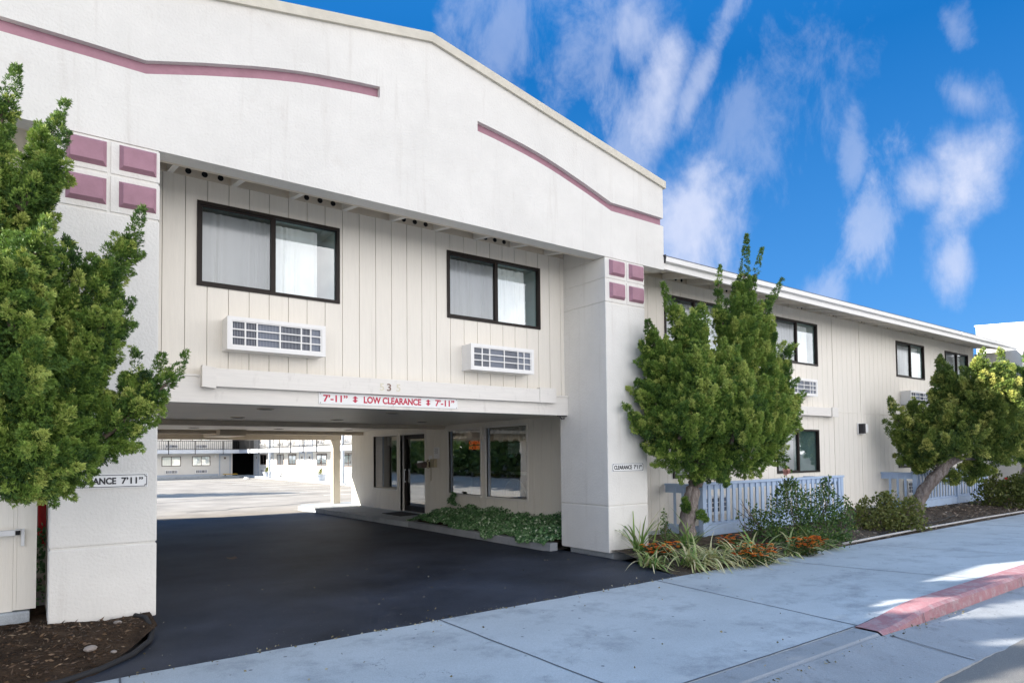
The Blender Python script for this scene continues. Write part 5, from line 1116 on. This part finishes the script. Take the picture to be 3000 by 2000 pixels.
# ================================================================== COURTYARD behind
court = thing('court_building', 'pale two storey motel block round the rear parking lot', 'building', (16, 60, G))
CF = 61.0; CX = 16.0
mb = MB(); mb.box(-20, 14.45, CF, CF+.3, G, 4.0); mb.box(17.2, 24, CF, CF+.3, G, 4.0); mb.box(13.35, 14.45, CF-.012, CF-.001, -1.56, 0.25); build('far_wall', mb, COURT, court)
mb = MB(); mb.box(CX, CX+.3, 22, 60.1, G, 4.0); build('side_wall', mb, COURT, court)
mb = MB(); mb.box(14.46, 17.2, 66, 66.2, G, 4.0); mb.box(14.3, 14.45, 61.3, 66, G, 4.0); mb.box(17.2, 17.4, 61.3, 66, G, 4); mb.box(16.3, 17.2, 60.1, 60.3, G, 4.0); build('passage', mb, DARK, court)
mb = MB(); mb.box(-20, 24, 59.9, CF-.001, 0.31, 0.62); mb.box(14.75, 15.999, 22, 59.899, 0.31, 0.62); mb.box(14.46, 24, 61, 66, 0.32, 0.62); build('balcony', mb, COURTBLUE if False else surf('balcony_edge', (0.56, 0.60, 0.66), 0.6, 0.03, 2), court)
mb = MB(); mb.box(-20, 24, 59.7, 67, 3.2, 3.5); mb.box(14.5, 24, 22, 59.699, 3.2, 3.5); build('roof', mb, WHITE, court)
mb = MB(); mb.box(-20, 16, 59.6, CF-.001, G-.02, -1.62); mb.box(14.9, 15.999, 22, 59.599, G-.02, -1.60); build('walkway', mb, CONC, court)
mb = MB(); mb.box(-20, 13.3, CF-.008, CF-.001, -1.61, -1.45); build('base_band', mb, COURTBLUE, court)
mb = MB(); y = 59.93
for z in (0.66, 1.36): mb.box(-20, 15.1, y-.02, y+.02, z-.02, z+.02)
for i in range(210): x = 2 + i*0.125*0.5*1.0; 
x = 3.0
while x < 14.7: mb.box(x-.011, x+.011, y-.011, y+.011, 0.6, 1.36); x += 0.155
for x in (6.95, 9.25, 11.25, 13.45): mb.box(x-.03, x+.03, y-.03, y+.03, 0.25, 1.37)
build('balcony_rail', mb, RAIL, court)
mb = MB(); x = 14.72
for z in (0.66, 1.36): mb.box(x-.02, x+.02, 22, 59.9, z-.02, z+.02)
yy = 34.0
while yy < 59.8: mb.box(x-.011, x+.011, yy-.011, yy+.011, 0.6, 1.36); yy += 0.17
for yy in (40.84, 43.4, 45.97, 48.54, 51.1, 53.8, 56.4): mb.box(x-.03, x+.03, yy-.03, yy+.03, 0.22, 1.37)
build('balcony_rail', mb, RAIL, court)
for yy in (51.0, 36.6):
    mb = MB(); mb.box(14.70, 14.84, yy, yy+.14, -1.62, 3.2); build('post', mb, COURTBLUE, court)
def cwin(u0, u1, v0, v1, face, plane):
    T = Tf(face, plane); mb = MB(); mb.T = T; f = 0.05; md = (u0+u1)/2
    mb.box(u0, u1, 0, .03, v1-f, v1); mb.box(u0, u1, 0, .03, v0, v0+f); mb.box(u0, u0+f, 0, .0295, v0+f, v1-f); mb.box(u1-f, u1, 0, .0295, v0+f, v1-f); mb.box(md-f/2, md+f/2, 0, .0295, v0+f, v1-f)
    w = build('window', mb, surf('court_frame', (0.12, 0.085, 0.07), 0.5) if 'court_frame' not in bpy.data.materials else bpy.data.materials['court_frame'], court)
    mb = MB(); mb.T = T; mb.quad((u0+f, .015, v0+f), (u1-f, .015, v0+f), (u1-f, .015, v1-f), (u0+f, .015, v1-f)); build('glass', mb, GLASS, w)
    mb = MB(); mb.T = T; n = 9; mb.grid(lambda u, v: (u0+f+(u1-u0-2*f)*u, .006+.004*math.sin(u*n*6.28), v0+f+(v1-v0-2*f)*v), n*6, 1); build('curtain', mb, CURTAIN, w)
def cac(u, v, face, plane, label, w=0.98, h=0.31):
    ac_unit(u, label, zc=v, depth=0.14, w=w, h=h, face=face, plane=plane, fine=False, group='air conditioners round the rear lot')
for i, u in enumerate((6.62, 8.91, 11.21)):
    nm = ('third from the dark passage', 'second from the dark passage', 'nearest the dark passage')[i]
    for lv, (v0, v1) in enumerate(((-0.74, 0.085), (1.37, 2.2))):
        cwin(u, u+1.44, v0, v1, 'y', CF); cac(u+0.24, -1.21 if lv == 0 else 0.92, 'y', CF, 'court air conditioner under the %s far-wall window %s' % ('lower' if lv == 0 else 'upper', nm))
for i, (u0, u1) in enumerate(((56.2, 57.95), (51.6, 53.3), (48.7, 50.45), (42.5, 44.35), (38.0, 39.65))):
    nm = ('farthest', 'second farthest', 'third farthest', 'fourth farthest', 'nearest')[i]
    for lv, (v0, v1) in enumerate(((-0.68, 0.16), (1.5, 2.3))):
        cwin(u0, u1, v0, v1, 'x', CX); cac(u1-1.45, -1.2 if lv == 0 else 0.93, 'x', CX, '%s air conditioner along the %s level of the sunlit court side' % (nm, 'lower' if lv == 0 else 'upper'), w=1.2)
def cdoor(u0, u1, v0, v1, face, plane):
    T = Tf(face, plane); mb = MB(); mb.T = T; f = 0.10
    mb.box(u0-f, u0, 0, .05, v0, v1+.55); mb.box(u1, u1+f, 0, .05, v0, v1+.55); mb.box(u0, u1, 0, .05, v1, v1+.55); o = build('door_surround', mb, COURTBLUE, court)
    mb = MB(); mb.T = T; mb.box(u0, u1, 0.001, .03, v0, v1); build('door', mb, COURTDOOR, o)
    mb = MB(); mb.T = T; mb.box((u0+u1)/2-.08, (u0+u1)/2+.08, .0305, .045, -0.18, -0.02); build('number_plate', mb, RUST, o)
for u in (58.6, 54.35, 46.85, 45.25, 37.0): cdoor(u, u+.95, -1.59, -0.2+0.35, 'x', CX)
cdoor(13.45, 14.2, -1.6, 0.1, 'y', CF)
for u in (54.35, 46.85, 45.25): cdoor(u, u+.95, 0.63, 2.5, 'x', CX)
mb = MB(); mb.box(12.45, 12.7, CF-.02, CF-.001, -0.28, -0.15); build('notice_plate', mb, WHITE, court)
mb = MB(); mb.box(12.95, 13.1, CF-.12, CF-.001, -0.02, 0.16); build('bulkhead_light', mb, WHITE, court)
for (x, y, lab) in ((14.0, 53.2, 'white concrete wheel stop in the rear lot'), ):
    mb = MB(); mb.prism([(-.12, 0), (.12, 0), (.08, .13), (-.08, .13)], 0, 1.6, 'y'); mb.v = [(x-0.4+a+0.55*b/1.6*0.4, y-0.4+b*0.9, G+c) for a, b, c in mb.v]; build('wheel_stop', mb, WHITE, label=lab, cat='wheel stop')
for (x, y, s, lab) in ((15.05, 52.6, 1.0, 'grey round planter pot by the court post'), (15.25, 41.6, 1.1, 'pale round planter pot nearest on the sunlit walkway')):
    t = thing('planter_pot', lab, 'planter', (x, y, -1.6), 'planter pots on the court walkway')
    mb = MB(); mb.cyl((x, y, -1.6), 0.24*s, 0.32*s, 18, 0.33*s); mb.cyl((x, y, -1.6+.32*s), 0.37*s, 0.06, 18); build('pot', mb, COURTBLUE, t)
    leaves('plant', [[(x, y, -1.25, .12), (x, y, -0.9, .06)]], 70, 160, 0.10, OLIVE, t)
t = thing('luggage_cart', 'low yellow cart on the walk by the grey court door', 'cart', (13.9, 60.2, -1.62))
mb = MB(); mb.box(13.5, 14.6, 59.8, 60.3, -1.50, -1.45); build('deck', mb, YELLOW, t)
for x in (13.6, 14.5):
    mb = MB(); mb.cyl((x, 59.84, -1.56), 0.05, 0.06, 10, axis='y'); build('wheel', mb, RUBBER, t)
# left range of the court and a few trees beyond, seen in the lobby glass
lr = thing('court_side_range', 'pale two storey range on the left of the rear lot, seen only as reflection', 'building', (-16, 40, G))
mb = MB(); mb.box(-22, -16, 24, 60, G, 3.6); build('wall', mb, COURT, lr)
mb = MB(); mb.box(-22.4, -14.8, 23.6, 60, 3.6, 3.9); build('roof', mb, SHINGLE, lr)
hd = thing('court_hedge', 'tall dark hedge in front of the left range of the rear lot', 'hedge', (-12, 45, G))
leaves('foliage', [[(-12, 26+6*k, -0.3, 1.5), (-12, 31+6*k, -0.1, 1.7)] for k in range(6)] + [[(-12.3, 26+6*k, 1.6, 1.4), (-12.3, 31+6*k, 1.9, 1.2)] for k in range(6)], 83, 15000, 0.42, ROSEL, hd, tone0=0.3)
t = thing('court_tree', 'round green tree standing in the left of the rear lot', 'tree', (-3.2, 36, G))
mb = MB(); mb.tube([(-3.2, 36, G), (-3.1, 36, 0.2), (-3.3, 36, 2.0)], [0.2, 0.16, 0.08], 10); build('trunk', mb, BARK, t)
leaves('crown', [[(-3.2, 36, 0.3, 1.4), (-3.1, 36.2, 2.2, 1.6), (-3.0, 36, 3.6, 0.6)], [(-4.2, 36.5, 1.0, 1.0), (-2.0, 35.6, 1.4, 1.0)]], 81, 6500, 0.22, ROSEL, t, tone0=0.4)

# white block beyond the wing
wb = thing('white_building', 'plain bright white building rising beyond the wing roof at far right', 'building', (76, 20, G))
mb = MB(); mb.hexa([(75, -2, G), (95, -2, G), (95, 24.6, G), (75, 24.6, G), (75, -2, 10.1), (95, -2, 10.1), (95, 24.6, 12.0), (75, 24.6, 12.0)]); build('wall', mb, surf('bright_white', (0.82, 0.82, 0.82), 0.7, 0.01), wb)
mb = MB(); mb.hexa([(74.9, -2.1, 10.1), (95, -2.1, 10.1), (95, 24.7, 12.0), (74.9, 24.7, 12.0), (74.9, -2.1, 10.25), (95, -2.1, 10.25), (95, 24.7, 12.15), (74.9, 24.7, 12.15)]); build('parapet', mb, WHITE, wb)

bpy.context.view_layer.update()
